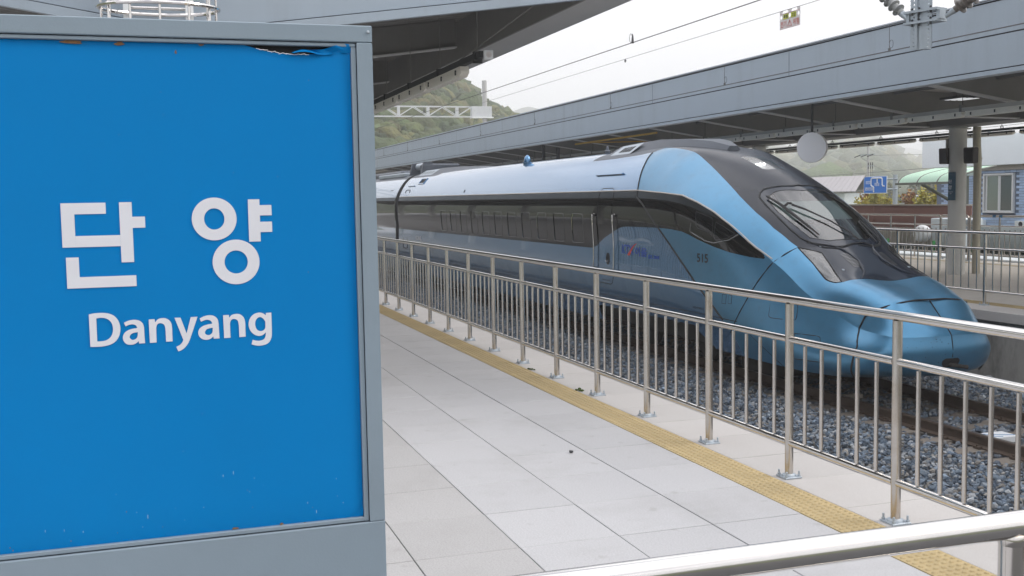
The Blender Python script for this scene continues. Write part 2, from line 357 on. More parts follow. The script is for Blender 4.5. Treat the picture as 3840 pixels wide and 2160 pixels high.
def put_text(mb, body, x0, y0, w, h, org, u, v, bold=0.0):
    """fit the lettering into the box (x0,y0,w,h) of the plane org+a*u+b*v"""
    V, F = text_geo(body, bold); s = V.max(0)
    A = x0+V[:, 0]/s[0]*w; B = y0+V[:, 1]/s[1]*h
    org, u, v = [np.array(q, float) for q in (org, u, v)]
    mb.add(org+A[:, None]*u+B[:, None]*v, F); return mb
def raw_mesh(name, V, F3, m, tint=None, smooth=False, normals=None):
    me = bpy.data.meshes.new(name); n, k = len(V), len(F3)
    me.vertices.add(n); me.vertices.foreach_set('co', np.asarray(V, np.float32).ravel())
    me.loops.add(k*3); me.loops.foreach_set('vertex_index', np.asarray(F3, np.int32).ravel())
    me.polygons.add(k); me.polygons.foreach_set('loop_start', np.arange(0, k*3, 3, dtype=np.int32))
    me.polygons.foreach_set('use_smooth', np.full(k, smooth))
    if tint is not None:
        a = me.color_attributes.new('tint', 'FLOAT_COLOR', 'POINT'); a.data.foreach_set('color', np.c_[tint, np.ones(n)].astype(np.float32).ravel())
    me.materials.append(MT[m]); me.update(calc_edges=True); me.validate()
    if normals is not None: me.normals_split_custom_set_from_vertices(np.asarray(normals).tolist())
    return me
def link(name, me, loc=(0, 0, 0), parent=None, **k):
    o = bpy.data.objects.new(name, me); COL.objects.link(o)
    o.location = loc
    if parent is not None: o.parent = parent; o.location = Vector(loc)-wpos(parent)
    return tag(o, **k)
def ico(sub):
    bm = bmesh.new(); bmesh.ops.create_icosphere(bm, subdivisions=sub, radius=1.0)
    V = np.array([v.co[:] for v in bm.verts]); F = np.array([[v.index for v in f.verts] for f in bm.faces]); bm.free(); return V, F

MT['dark_ground'] = mat('added_dark_ground', (0.085, 0.085, 0.088), 0.9, var=0.2, vscale=30, bump=0.3, bscale=120)  # dark tone chosen for what the handrail mirrors
MT['gantry'] = mat('gantry_galvanised', (0.50, 0.52, 0.54), 0.6, var=0.05)
MT['band_reflection'] = mat('beige_reflection', (0.42, 0.38, 0.35), 0.35, 0.3)  # beige colour standing in for the paving mirrored in the train side

HAZE = 0.0011
# ------------------------------------------------------------------ ground and hills
def grid_sheet(name, x0, x1, y0, y1, z, nx, ny, m, amp=0.0, kind='structure'):
    xs = np.linspace(x0, x1, nx); ys = np.linspace(y0, y1, ny); X, Y = np.meshgrid(xs, ys, indexing='ij')
    Z = np.full_like(X, z)+amp*RNG.normal(size=X.shape)
    V = np.stack([X, Y, Z], -1).reshape(-1, 3); i = np.arange(nx*ny).reshape(nx, ny)
    a, b, c, d = i[:-1, :-1].ravel(), i[1:, :-1].ravel(), i[1:, 1:].ravel(), i[:-1, 1:].ravel()
    F = np.r_[np.c_[a, b, c], np.c_[a, c, d]]
    return link(name, raw_mesh(name, V, F, m, smooth=True), kind=kind)
grid_sheet('terrain', -2600, 2600, -2600, 2600, -1.45, 41, 41, 'terrain')
grid_sheet('ballast_bed', -90, 8, 4.9, 13.8, -1.235, 320, 60, 'bed', amp=0.012)

def vnoise(x, y, s):
    """cheap smooth value noise"""
    n = np.zeros_like(x)
    for k, (fx, fy, p) in enumerate([(1, .3, 0), (-.4, 1.1, 2), (1.7, -.9, 4), (.8, 2.3, 1), (3.1, 1.2, 5), (-2.6, 2.9, 3)]):
        n += np.sin((x*fx+y*fy)/s+p+1.7*np.sin((y*fx-x*fy)/s*0.7+p))/(1+.45*k)
    return n/3
def hill(az, el, D0, D1, D2, crown, n, seedv, label_forest, tints, lift=2.0, na=150, nr=70, noise=2.0, ICO=1):
    """ridge whose crest stands at distance D1 with elevation tan el at bearing az (degrees from -X to +Y)"""
    A = np.linspace(az[0], az[-1], na); E = np.interp(A, az, el)
    base = -1.5
    T = np.linspace(0, 1.45, nr)
    def height(a, t):
        e = np.interp(a, az, el); H = e*D1+CAMH-lift
        f = np.where(t <= 1, np.sin(np.clip(t, 0, 1)*np.pi/2)**1.15, np.cos(np.clip((t-1)/0.45, 0, 1)*np.pi/2))
        r = D0+(D1-D0)*np.minimum(t, 1)+(D2-D1)*np.maximum(t-1, 0)/0.45
        x = -r*np.cos(np.radians(a)); y = r*np.sin(np.radians(a))
        z = base+np.maximum(H-base, 0)*f+noise*vnoise(x, y, D1/26)*np.sin(np.clip(t, 0, 1)*np.pi)
        return x, y, z
    AA, TT = np.meshgrid(A, T, indexing='ij'); x, y, z = height(AA, TT)
    V = np.stack([x, y, z], -1).reshape(-1, 3); i = np.arange(na*nr).reshape(na, nr)
    a, b, c, d = i[:-1, :-1].ravel(), i[1:, :-1].ravel(), i[1:, 1:].ravel(), i[:-1, 1:].ravel()
    h = link('hill', raw_mesh('hill', V, np.r_[np.c_[a, b, c], np.c_[a, c, d]], 'hill', smooth=True), kind='structure')
    if n:
        rg = np.random.default_rng(seedv); a = rg.uniform(az[0], az[-1], n); t = np.where(rg.uniform(size=n) < .2, rg.uniform(.86, 1.05, n), rg.uniform(0, 1.04, n)**0.8)
        x, y, z = height(a, t); bv, bf = ico(ICO)
        sc = crown*rg.lognormal(0, 0.28, n)
        lump = 1+0.17*rg.normal(size=(n, len(bv), 1))
        P = bv[None]*lump*sc[:, None, None]*np.array([1, 1, 0.95])
        P[..., 0] += x[:, None]; P[..., 1] += y[:, None]; P[..., 2] += (z+sc*0.35)[:, None]
        F = bf[None]+(np.arange(n)*len(bv))[:, None, None]
        tb = np.array(tints); w = 0.5+0.5*vnoise(x, y, crown*9); pick = np.clip((w*0.55+rg.uniform(0, .45, n))*len(tb), 0, len(tb)-1).astype(int)
        c = tb[pick]*rg.lognormal(0, 0.18, n)[:, None]
        C = np.repeat(c[:, None], len(bv), 1)*(1+0.12*rg.normal(size=(n, len(bv), 1)))
        link('forest', raw_mesh('forest', P.reshape(-1, 3), F.reshape(-1, 3), 'forest', tint=np.clip(C.reshape(-1, 3), 0.01, 1), smooth=True), label=label_forest, cat='forest', kind='stuff')
    return h
TINT = [(.026, .042, .014), (.034, .055, .018), (.046, .068, .020), (.065, .082, .024), (.10, .10, .03), (.13, .115, .035), (.085, .06, .028)]
hill([7.6, 9.0, 10.2, 12, 14.8, 15.4, 16.2, 16.8, 17.8, 19, 21, 24], [.01, .07, .116, .122, .102, .097, .0865, .0755, .071, .052, .03, .006], 100, 275, 390, 1.12, 11000, 3,
     'dense autumn wood covering the steep hill beyond the gantry', TINT, lift=1.2, ICO=2)
hill([-14, -6, 2, 8, 14, 16, 17.5, 18.5, 19.0, 19.6, 21, 25, 30, 33], [.02, .05, .045, .06, .05, .06, .072, .0762, .079, .077, .07, .06, .05, .035], 640, 1250, 1800, 9, 0, 4, '', TINT, lift=0, noise=6)
hill([27, 32, 33.5, 34.3, 35.2, 36.0, 36.6, 37.4, 38.2, 39.2, 42, 46, 52], [.02, .028, .033, .0375, .0415, .0405, .0365, .0268, .0172, .009, .008, .012, .02], 330, 1450, 1850, 4.4, 9000, 5,
     'hazy wooded hillside rising behind the road sign', TINT, lift=3, na=200)
hill([30, 34, 36.5, 37.2, 38.2, 39.2, 40.5, 44, 50, 60], [.02, .030, .0375, .0380, .0362, .031, .026, .02, .03, .02], 1850, 2350, 2560, 9, 0, 6, '', TINT, lift=0, noise=9)
hill([60, 80, 110, 150, 190, 230, 270, 310, 340, 358], [.03, .06, .05, .07, .05, .08, .06, .09, .08, .10], 260, 700, 900, 9, 0, 8, '', TINT, lift=0, na=160, noise=8)

# ------------------------------------------------------------------ our platform
YF, FX0, FS, FH = 4.4063, -21.65, 1.2252, 1.32     # fence line, first post, spacing, height
PE = 4.95
plat = MB(); plat.box((-95, -7, -1.5), (3.5, PE-0.06, -0.03))
plat = plat.build('platform_pavement', 'grout', kind='structure', org=(0, 0, 0))
face = MB(); face.box((-95, PE-0.06, -1.5), (3.5, PE-0.03, -0.10)); face.build('platform_wall', 'concrete', plat)
fp = MB(); fp.box((-95, -7, -0.03), (-29.2, 3.96, 0)); fp.box((-95, 4.30, -0.03), (-29.2, PE, 0)); fp.box((-29.19, -7, -0.03), (3.5, -0.585, 0)); fp.build('distant_paving', 'granite', plat)
rp = MB(); rp.box((-1.96, -0.58, -0.03), (3.5, PE, 0)); rp.build('unseen_dark_ground', 'dark_ground', plat)  # unseen dark ground, added so the handrail's lower half mirrors something dark
ft = MB(); ft.box((-95, 3.965, -0.03), (-29.2, 4.295, 0.003)); ft.build('distant_tactile_strip', 'tactile', plat)
TX, TP = -6.11, 0.745
def tile_mesh(dx, dy, m):
    b = MB(); g = 0.0034; b.box((-dx/2+g, -dy/2+g, -0.03), (dx/2-g, dy/2-g, 0), ch=0.0025); return b.mesh('paving_tile', m)
colsY = [-0.58, 0.07, 0.72, 1.37, 2.02, 2.667, 3.317, 3.972]
tm_new = tile_mesh(TP, 0.6485, 'granite'); tm_old = tile_mesh(TP, 0.65, 'granite_old'); tm_edge = tile_mesh(TP, PE-4.297, 'edge_slab')
for k in range(-5, 31):
    if TX-TP*(k+0.5) > -1.9: continue
    xc = TX-TP*(k+0.5)
    for j in range(7):
        yc = (colsY[j]+colsY[j+1])/2
        o = inst('paving_tile', tm_old if j < 4 else tm_new, plat, (xc, yc, RNG.normal()*0.0006))
        o.rotation_euler = (RNG.normal()*0.0008, RNG.normal()*0.0008, 0)
    inst('edge_slab', tm_edge, plat, (xc, (4.297+PE)/2, RNG.normal()*0.0006))
tb = MB(); tb.box((-0.1595, -0.1595, -0.03), (0.1595, 0.1595, 0.001), ch=0.002)
for i in range(6):
    for j in range(6):
        tb.cyl(((i-2.5)*0.0525, (j-2.5)*0.0525, 0.0), ((i-2.5)*0.0525, (j-2.5)*0.0525, 0.0095), 0.0185, 8, r2=0.0115)
tmesh = tb.mesh('tactile_block', 'tactile')
for k in range(84):
    inst('tactile_block', tmesh, plat, (-2.54-0.3205*k, 4.1345, 0.0))
# small litter
st = MB(); v, f = ico(1); st.add(v*np.array([.022, .018, .015])*(1+.2*RNG.normal(size=(len(v), 1)))+np.array([-8.27, 3.19, .013]), f)
st.build('dark_pebble', 'dark_metal', label='dark pebble lying alone on the pale granite paving', cat='pebble')
for i, (x, y, s, lab) in enumerate([(-12.55, 4.33, .05, 'tuft of green moss at the tactile strip, behind the other moss tuft'), (-10.95, 4.335, .06, 'tuft of green moss beside the fence foot at the tactile strip')]):
    b = MB()
    for q in range(9): b.add(v*np.array([.03, .018, .012])*s/.05*RNG.uniform(.5, 1)+np.array([x+RNG.normal()*s*.7, y+RNG.normal()*.012, .008]), f)
    b.build('moss_tuft', 'moss', label=lab, cat='moss')

# ------------------------------------------------------------------ fences (stainless)
def baluster_mesh(z0, z1, r=0.0145):
    b = MB(); b.cyl((0, 0, z0), (0, 0, z1), r, 10); return b.mesh('baluster', 'steel', smooth=40)
def post_mesh(z1, r=0.031):
    b = MB(); b.cyl((0, 0, 0.012), (0, 0, z1), r, 16); return b.mesh('post', 'post_steel', smooth=40)
def plate_mesh():
    b = MB(); b.box((-0.068, -0.068, 0), (0.068, 0.068, 0.012), ch=0.002); b.lathe([(.055, .012), (.052, .022), (.034, .03)], n=16)
    for i in (-1, 1):
        for j in (-1, 1):
            b.cyl((i*.052, j*.052, .012), (i*.052, j*.052, .026), .013, 6); b.cyl((i*.052, j*.052, .026), (i*.052, j*.052, .048), .007, 8); b.lathe([(.0085, .048), (.006, .054)], c=(i*.052, j*.052, 0), n=8)
    return b.mesh('base_plate', 'galv', smooth=40)
PM, BM, PLM = post_mesh(FH-0.03), baluster_mesh(0.29, 1.00), plate_mesh()
def rail_fence(name, x0, n, y, label, top_r=0.031, zlow=0.26, zmid=1.03, nb=5, group=None):
    """straight fence along X: n bays from x0 towards +X"""
    e = empty(name, (x0, y, 0), label, 'fence', group)
    x1 = x0+n*FS
    b = MB(); b.cyl((x0-.02, y, FH), (x1+.02, y, FH), top_r, 20); b.build('top_rail', 'steel_polish', e, smooth=40)
    for k in range(n+1):
        p = inst('post', PM, e, (x0+k*FS, y, 0)); q = bpy.data.objects.new('base_plate', PLM); COL.objects.link(q); q.parent = p
    b1 = MB(); b2 = MB()
    for k in range(n):
        a = x0+k*FS; b1.cyl((a+.025, y, zmid), (a+FS-.025, y, zmid), .025, 14); b2.cyl((a+.025, y, zlow), (a+FS-.025, y, zlow), .025, 14)
        for j in range(nb): inst('baluster', BM, e, (a+(j+1)*FS/(nb+1), y, 0))
    b1.build('middle_rail', 'steel_polish', e, smooth=40); b2.build('bottom_rail', 'steel_polish', e, smooth=40)
    return e
rail_fence('platform_fence', FX0-8*FS, 24, YF, 'long stainless steel fence along the near platform edge beside the train')
# return fence across the platform end, close to the camera
e = empty('end_handrail', (-2.06, 1.9, 0), 'polished stainless handrail crossing the bottom right corner close to the camera', 'handrail')
RX = lambda y: -1.9938+(y-1.0621)*0.00001
b = MB(); b.tube([(RX(-.8), -.8, 1.325), (RX(1.2), 1.2, 1.325), (RX(2.9), 2.9, 1.325)], .0315, 28); b.build('top_rail', 'steel_polish', e, smooth=40)
for y in (-.62, 1.855, 2.85):
    b = MB(); b.cyl((RX(y), y, 0.012), (RX(y), y, 1.30), .0288, 28); b.build('post', 'steel', e, smooth=40); inst('base_plate', PLM, e, (RX(y), y, 0))
    b = MB(); b.lathe([(.0295, 1.28), (.031, 1.29), (.031, 1.30), (.028, 1.305)], c=(RX(y), y, 0), n=28); b.build('weld_collar', 'steel', e, smooth=50)
for z in (0.26, 1.03):
    b = MB(); b.cyl((RX(-.6), -.6, z), (RX(2.83), 2.83, z), .022, 16); b.build('bottom_rail' if z < 1 else 'middle_rail', 'steel', e, smooth=40)

# ------------------------------------------------------------------ tracks
def track(yc, label, x0=-70, x1=6):
    t = empty('railway_track', (x1, yc, -1.2), label, 'railway track')
    prof = [(-.075, 0), (.075, 0), (.075, .012), (.012, .03), (.010, .118), (.036, .126), (.036, .155), (.030, .162), (-.030, .162), (-.036, .155), (-.036, .126), (-.010, .118), (-.012, .03), (-.075, .012)]
    for s in (-1, 1):
        b = MB(); b.prism(prof, (x0, yc+s*.7525, -1.163), (0, 1, 0), (0, 0, 1), (x1-x0, 0, 0)); b.build('rail', 'rail', t)
        b = MB(); b.box((x0, yc+s*.7525-.027, -1.0008), (x1, yc+s*.7525+.027, -.9985)); b.build('worn_rail_head', 'railtop', t)
    sb = MB()
    for sx in (1,):
        sb.prism([(-1.25, -.12), (1.25, -.12), (1.25, 0), (.45, 0), (.4, -.035), (-.4, -.035), (-.45, 0), (-1.25, 0)], (-.13, 0, -.005), (0, 1, 0), (0, 0, 1), (.26, 0, 0))
    sm = sb.mesh('sleeper', 'sleeper')
    cl = MB()
    for s in (-1, 1):
        for k in (-1, 1): cl.box((-.05, s*.7525+k*.095-.03, 0), (.05, s*.7525+k*.095+.03, .03)); cl.cyl((0, s*.7525+k*.105, .03), (0, s*.7525+k*.105, .055), .016, 6)
    cm = cl.mesh('rail_clip', 'rail')
    x = x1-.4
    while x > -46:
        o = inst('sleeper', sm, t, (x, yc, -1.165))
        if -34 < x < -4: c = bpy.data.objects.new('rail_clip', cm); COL.objects.link(c); c.parent = o; c['kind'] = 'stuff'
        x -= .62
    return t
track(10.65, 'railway track the blue train stands on')
track(6.55, 'empty railway track below the near platform edge')

# ballast stones as real geometry
def ballast():
    bv, bf = ico(1); n0 = bv.shape[0]
    bv2 = np.array([v for v in bv]);
    V12 = None
    bm = bmesh.new(); bmesh.ops.create_icosphere(bm, subdivisions=1, radius=1.0)
    bm.free()
    t = (1+5**.5)/2
    iv = np.array([(-1,t,0),(1,t,0),(-1,-t,0),(1,-t,0),(0,-1,t),(0,1,t),(0,-1,-t),(0,1,-t),(t,0,-1),(t,0,1),(-t,0,-1),(-t,0,1)])/math.sqrt(1+t*t)
    fi = np.array([(0,11,5),(0,5,1),(0,1,7),(0,7,10),(0,10,11),(1,5,9),(5,11,4),(11,10,2),(10,7,6),(7,1,8),(3,9,4),(3,4,2),(3,2,6),(3,6,8),(3,8,9),(4,9,5),(2,4,11),(6,2,10),(8,6,7),(9,8,1)])
    rg = np.random.default_rng(11)
    n = 84000
    x = -4.5-38*rg.uniform(0, 1, n)**1.35; y = rg.uniform(7.15, 13.65, n)
    keep = np.ones(n, bool)
    for yr in (10.65-.7525, 10.65+.7525, 6.55+.7525): keep &= np.abs(y-yr) > .085
    on_sl = (np.abs(((x-5.6) % .62)-.31) > .17) & (np.abs(y-10.65) < 1.2)
    keep &= ~(on_sl & (rg.uniform(size=n) < .88))
    x, y = x[keep], y[keep]; n = len(x)
    s = .0275*rg.lognormal(0, .30, n)
    ax = rg.uniform(.55, 1.25, (n, 1, 3)); ax[:, :, 2] *= .8
    P = iv[None]*(1+.20*rg.normal(size=(n, 12, 1)))*ax*s[:, None, None]
    a = rg.uniform(0, 6.28, n); b = rg.normal(0, .5, n); ca, sa, cb, sb = np.cos(a), np.sin(a), np.cos(b), np.sin(b)
    X = P[..., 0]*ca[:, None]-P[..., 1]*sa[:, None]; Y = P[..., 0]*sa[:, None]+P[..., 1]*ca[:, None]; Z = P[..., 2]
    X, Z = X*cb[:, None]-Z*sb[:, None], X*sb[:, None]+Z*cb[:, None]
    shoulder = np.clip((9.75-y)/1.2, 0, 1)*.05+np.clip((y-11.6)/1.5, 0, 1)*.03
    zz = -1.215+shoulder+rg.uniform(0, .045, n)
    P = np.stack([X+x[:, None], Y+y[:, None], Z+zz[:, None]], -1)
    pal = np.array([(.105, .14, .185), (.14, .175, .22), (.19, .22, .255), (.075, .10, .135), (.28, .295, .31), (.20, .19, .175), (.125, .16, .20)])
    c = pal[rg.integers(0, len(pal), n)]*rg.lognormal(0, .25, n)[:, None]
    near = np.minimum(np.abs(y-(10.65-.7525)), np.abs(y-(10.65+.7525))); k = np.clip(1-near/.55, 0, 1)*rg.uniform(.1, 1, n)*.75
    c = c*(1-k[:, None])+np.array([.115, .088, .066])*k[:, None]
    C = np.repeat(c[:, None], 12, 1)
    link('ballast', raw_mesh('ballast', P.reshape(-1, 3), (fi[None]+(np.arange(n)*12)[:, None, None]).reshape(-1, 3), 'ballast', tint=np.clip(C.reshape(-1, 3), 0, .7)),
         label='blue grey crushed stone ballast between the platform and rails', cat='ballast', kind='stuff')
ballast()
b = MB(); b.box((-11.52, 10.05, -1.16), (-11.22, 10.52, -1.075), ch=.006); wbk = b.build('white_block', 'white', label='white painted block lying on the sleepers between the rails', cat='block')
b = MB()
for (a, c) in (((-11.48, 10.12), (-11.27, 10.5)), ((-11.4, 10.08), (-11.25, 10.3)), ((-11.5, 10.3), (-11.3, 10.2))):
    b.tube([(a[0], a[1], -1.0745), ((a[0]+c[0])/2+.03, (a[1]+c[1])/2, -1.0745), (c[0], c[1], -1.0745)], .006, 5)
b.build('scribble', 'teal_tape', wbk)
b = MB(); b.box((-14.75, 10.25, -1.17), (-14.63, 10.62, -1.11), ch=.004); b.build('pale_plank', 'stone_wall', label='short pale bar lying across the track under the train nose', cat='plank')
# ------------------------------------------------------------------ station name sign
XS = -3.5
sg = empty('station_sign', (XS, 0.05, 0), 'large blue station name sign with white lettering in a grey frame', 'station sign')
def sgp(b, y0, y1, z0, z1, x0=-.16, x1=0.0, ch=0.003): return b.box((XS+x0, y0, z0), (XS+x1, y1, z1), ch)
YL, YR, ZT = -.585, .690, 2.650
b = MB(); sgp(b, YL, YR, 2.597, ZT); sgp(b, YL, -.535, 1.0435, 2.5965); sgp(b, .640, YR, 1.0435, 2.5965); b.build('frame', 'sign_grey', sg)
b = MB(); sgp(b, YL, YR, 0.05, 1.043); b.build('lower_panel', 'sign_grey', sg)
b = MB(); sgp(b, YL+.02, YR-.02, 0.0, .049, -.14, -.02); b.build('plinth', 'dark_metal', sg)
b = MB()   # inner bead, set back a little, with a shadow gap round it
sgp(b, -.532, .637, 2.583, 2.594, -.03, -.006, .002); sgp(b, -.532, -.518, 1.0465, 2.5825, -.03, -.006, .002); sgp(b, .6225, .637, 1.0465, 2.5825, -.03, -.006, .002); sgp(b, -.5175, .622, 1.0465, 1.060, -.03, -.006, .002)
b.build('bead', 'sign_grey', sg)
b = MB(); sgp(b, -.534, .639, 1.0445, 2.596, -.05, -.032, 0); b.build('backing', 'black', sg)
bm = MB(); ny, nz_ = 60, 80
ys = np.linspace(-.517, .6215, ny); zs = np.linspace(1.0605, 2.582, nz_)
YY, ZZ = np.meshgrid(ys, zs, indexing='ij')
def torn(y): return 2.582-np.where((y > .30) & (y < .6), .026*np.sin(np.clip((y-.30)/.30, 0, 1)*math.pi)**.8, 0)
top = torn(YY[:, -1]); ZZ = 1.0605+(ZZ-1.0605)*((top-1.0605)/(2.582-1.0605))[:, None]
edge = np.minimum(np.minimum(YY+.517, .6215-YY), np.minimum(ZZ-1.0605, top[:, None]-ZZ))
XX = XS-.020+.004*np.clip(edge/.08, 0, 1)**.5+.0006*np.sin(YY*9)*np.sin(ZZ*5)
crn = np.exp(-(((YY-.6215)/.05)**2+((ZZ-1.06)/.08)**2)); XX += .006*crn*np.sin((YY*1.6+ZZ)*110)
tl_ = np.exp(-(((YY+.43)/.12)**2+((ZZ-2.582)/.02)**2)); XX += .003*tl_*np.sin((YY*.7+ZZ*1.4)*190)
tr_ = np.exp(-(((YY-.56)/.09)**2+((ZZ-2.565)/.03)**2)); XX += .005*tr_*np.sin((YY*.5+ZZ*1.8)*170)
V = np.stack([XX, YY, ZZ], -1).reshape(-1, 3); i = np.arange(ny*nz_).reshape(ny, nz_)
F = [tuple(q) for q in np.stack([i[:-1, :-1].ravel(), i[1:, :-1].ravel(), i[1:, 1:].ravel(), i[:-1, 1:].ravel()], 1)]
film = MB().add(V, F).build('blue_panel', 'sign_blue', sg, smooth=60)
# rolled-back strip of torn film along the top right edge
b = MB(); n = 26; vv = []; 
for k in range(n):
    t = k/(n-1); y = .44+.18*t; z = 2.5585+.012*t**.6+.004*math.sin(t*9); wd = .004+.026*t**1.1
    for q in range(5):
        s_ = q/4; vv.append((XS-.012+.007*math.sin(s_*3.0+t*6)+.004*math.sin(t*23+s_*4), y+.004*math.sin(s_*5), z+wd*(s_-.35)))
b.add(vv, [(k*5+q, (k+1)*5+q, (k+1)*5+q+1, k*5+q+1) for k in range(n-1) for q in range(4)]); b.build('torn_film', 'sign_blue', sg, smooth=60)
b = MB()
rg = np.random.default_rng(5)
for k in range(14):   # ragged white tear
    y = .335+k*.0115; z = float(torn(np.array([y]))[0])+rg.normal()*.0012; b.obox((XS-.0135, y, z+.001), (.0006, 0, 0), (0, .0065, rg.normal()*.0012), (0, 0, .0009))
b.build('tear_edge', 'white', sg)
UX, UY, UZ = (1, 0, 0), (0, 1, 0), (0, 0, 1)
PX = XS-.0145
def ltr(mb, poly): mb.prism(poly, (PX, 0, 0), UY, UZ, (.0012, 0, 0))
def ring(mb, c, ro, ri, n=48):
    t = np.linspace(0, 2*math.pi, n, endpoint=False); v = []
    for x in (PX, PX+.0012):
        for (a, h) in (ro, ri): v += [(x, c[0]+a*math.cos(q), c[1]+h*math.sin(q)) for q in t]
    f = []
    for k in range(n):
        j = (k+1) % n; f += [(2*n+k, 2*n+j, 3*n+j, 3*n+k), (k, j, 2*n+j, 2*n+k), (n+k, n+j, 3*n+j, 3*n+k)]
    mb.add(v, f)
b = MB()
ltr(b, [(-.2560, 2.1038), (-.1303, 2.1038), (-.1303, 2.0704), (-.2190, 2.0704), (-.2190, 2.0058), (-.2190, 1.9720), (-.2560, 1.9720)])
ltr(b, [(-.2188, 2.0056), (-.0925, 2.0056), (-.0925, 1.9720), (-.2188, 1.9720)])
ltr(b, [(-.0923, 2.1042), (-.0562, 2.1042), (-.0562, 2.0598), (-.0196, 2.0598), (-.0196, 2.0261), (-.0562, 2.0261), (-.0562, 1.9227), (-.0923, 1.9227)])
ltr(b, [(-.2484, 1.9420), (-.2126, 1.9420), (-.2126, 1.8824), (-.0521, 1.8824), (-.0521, 1.8492), (-.2484, 1.8492)])
b.build('lettering', 'white_print', sg)
b = MB(); ring(b, (.1837, 2.0478), (.0672, .0662), (.0304, .0328)); ring(b, (.2447, 1.9124), (.0713, .0698), (.0353, .0360))
ltr(b, [(.2867, 2.1064), (.3221, 2.1064), (.3221, 2.0880), (.3585, 2.0880), (.3585, 2.0555), (.3221, 2.0555), (.3221, 2.0360), (.3585, 2.0360), (.3585, 2.0034), (.3221, 2.0034), (.3221, 1.9744), (.2867, 1.9744)])
b.build('lettering', 'white_print', sg)
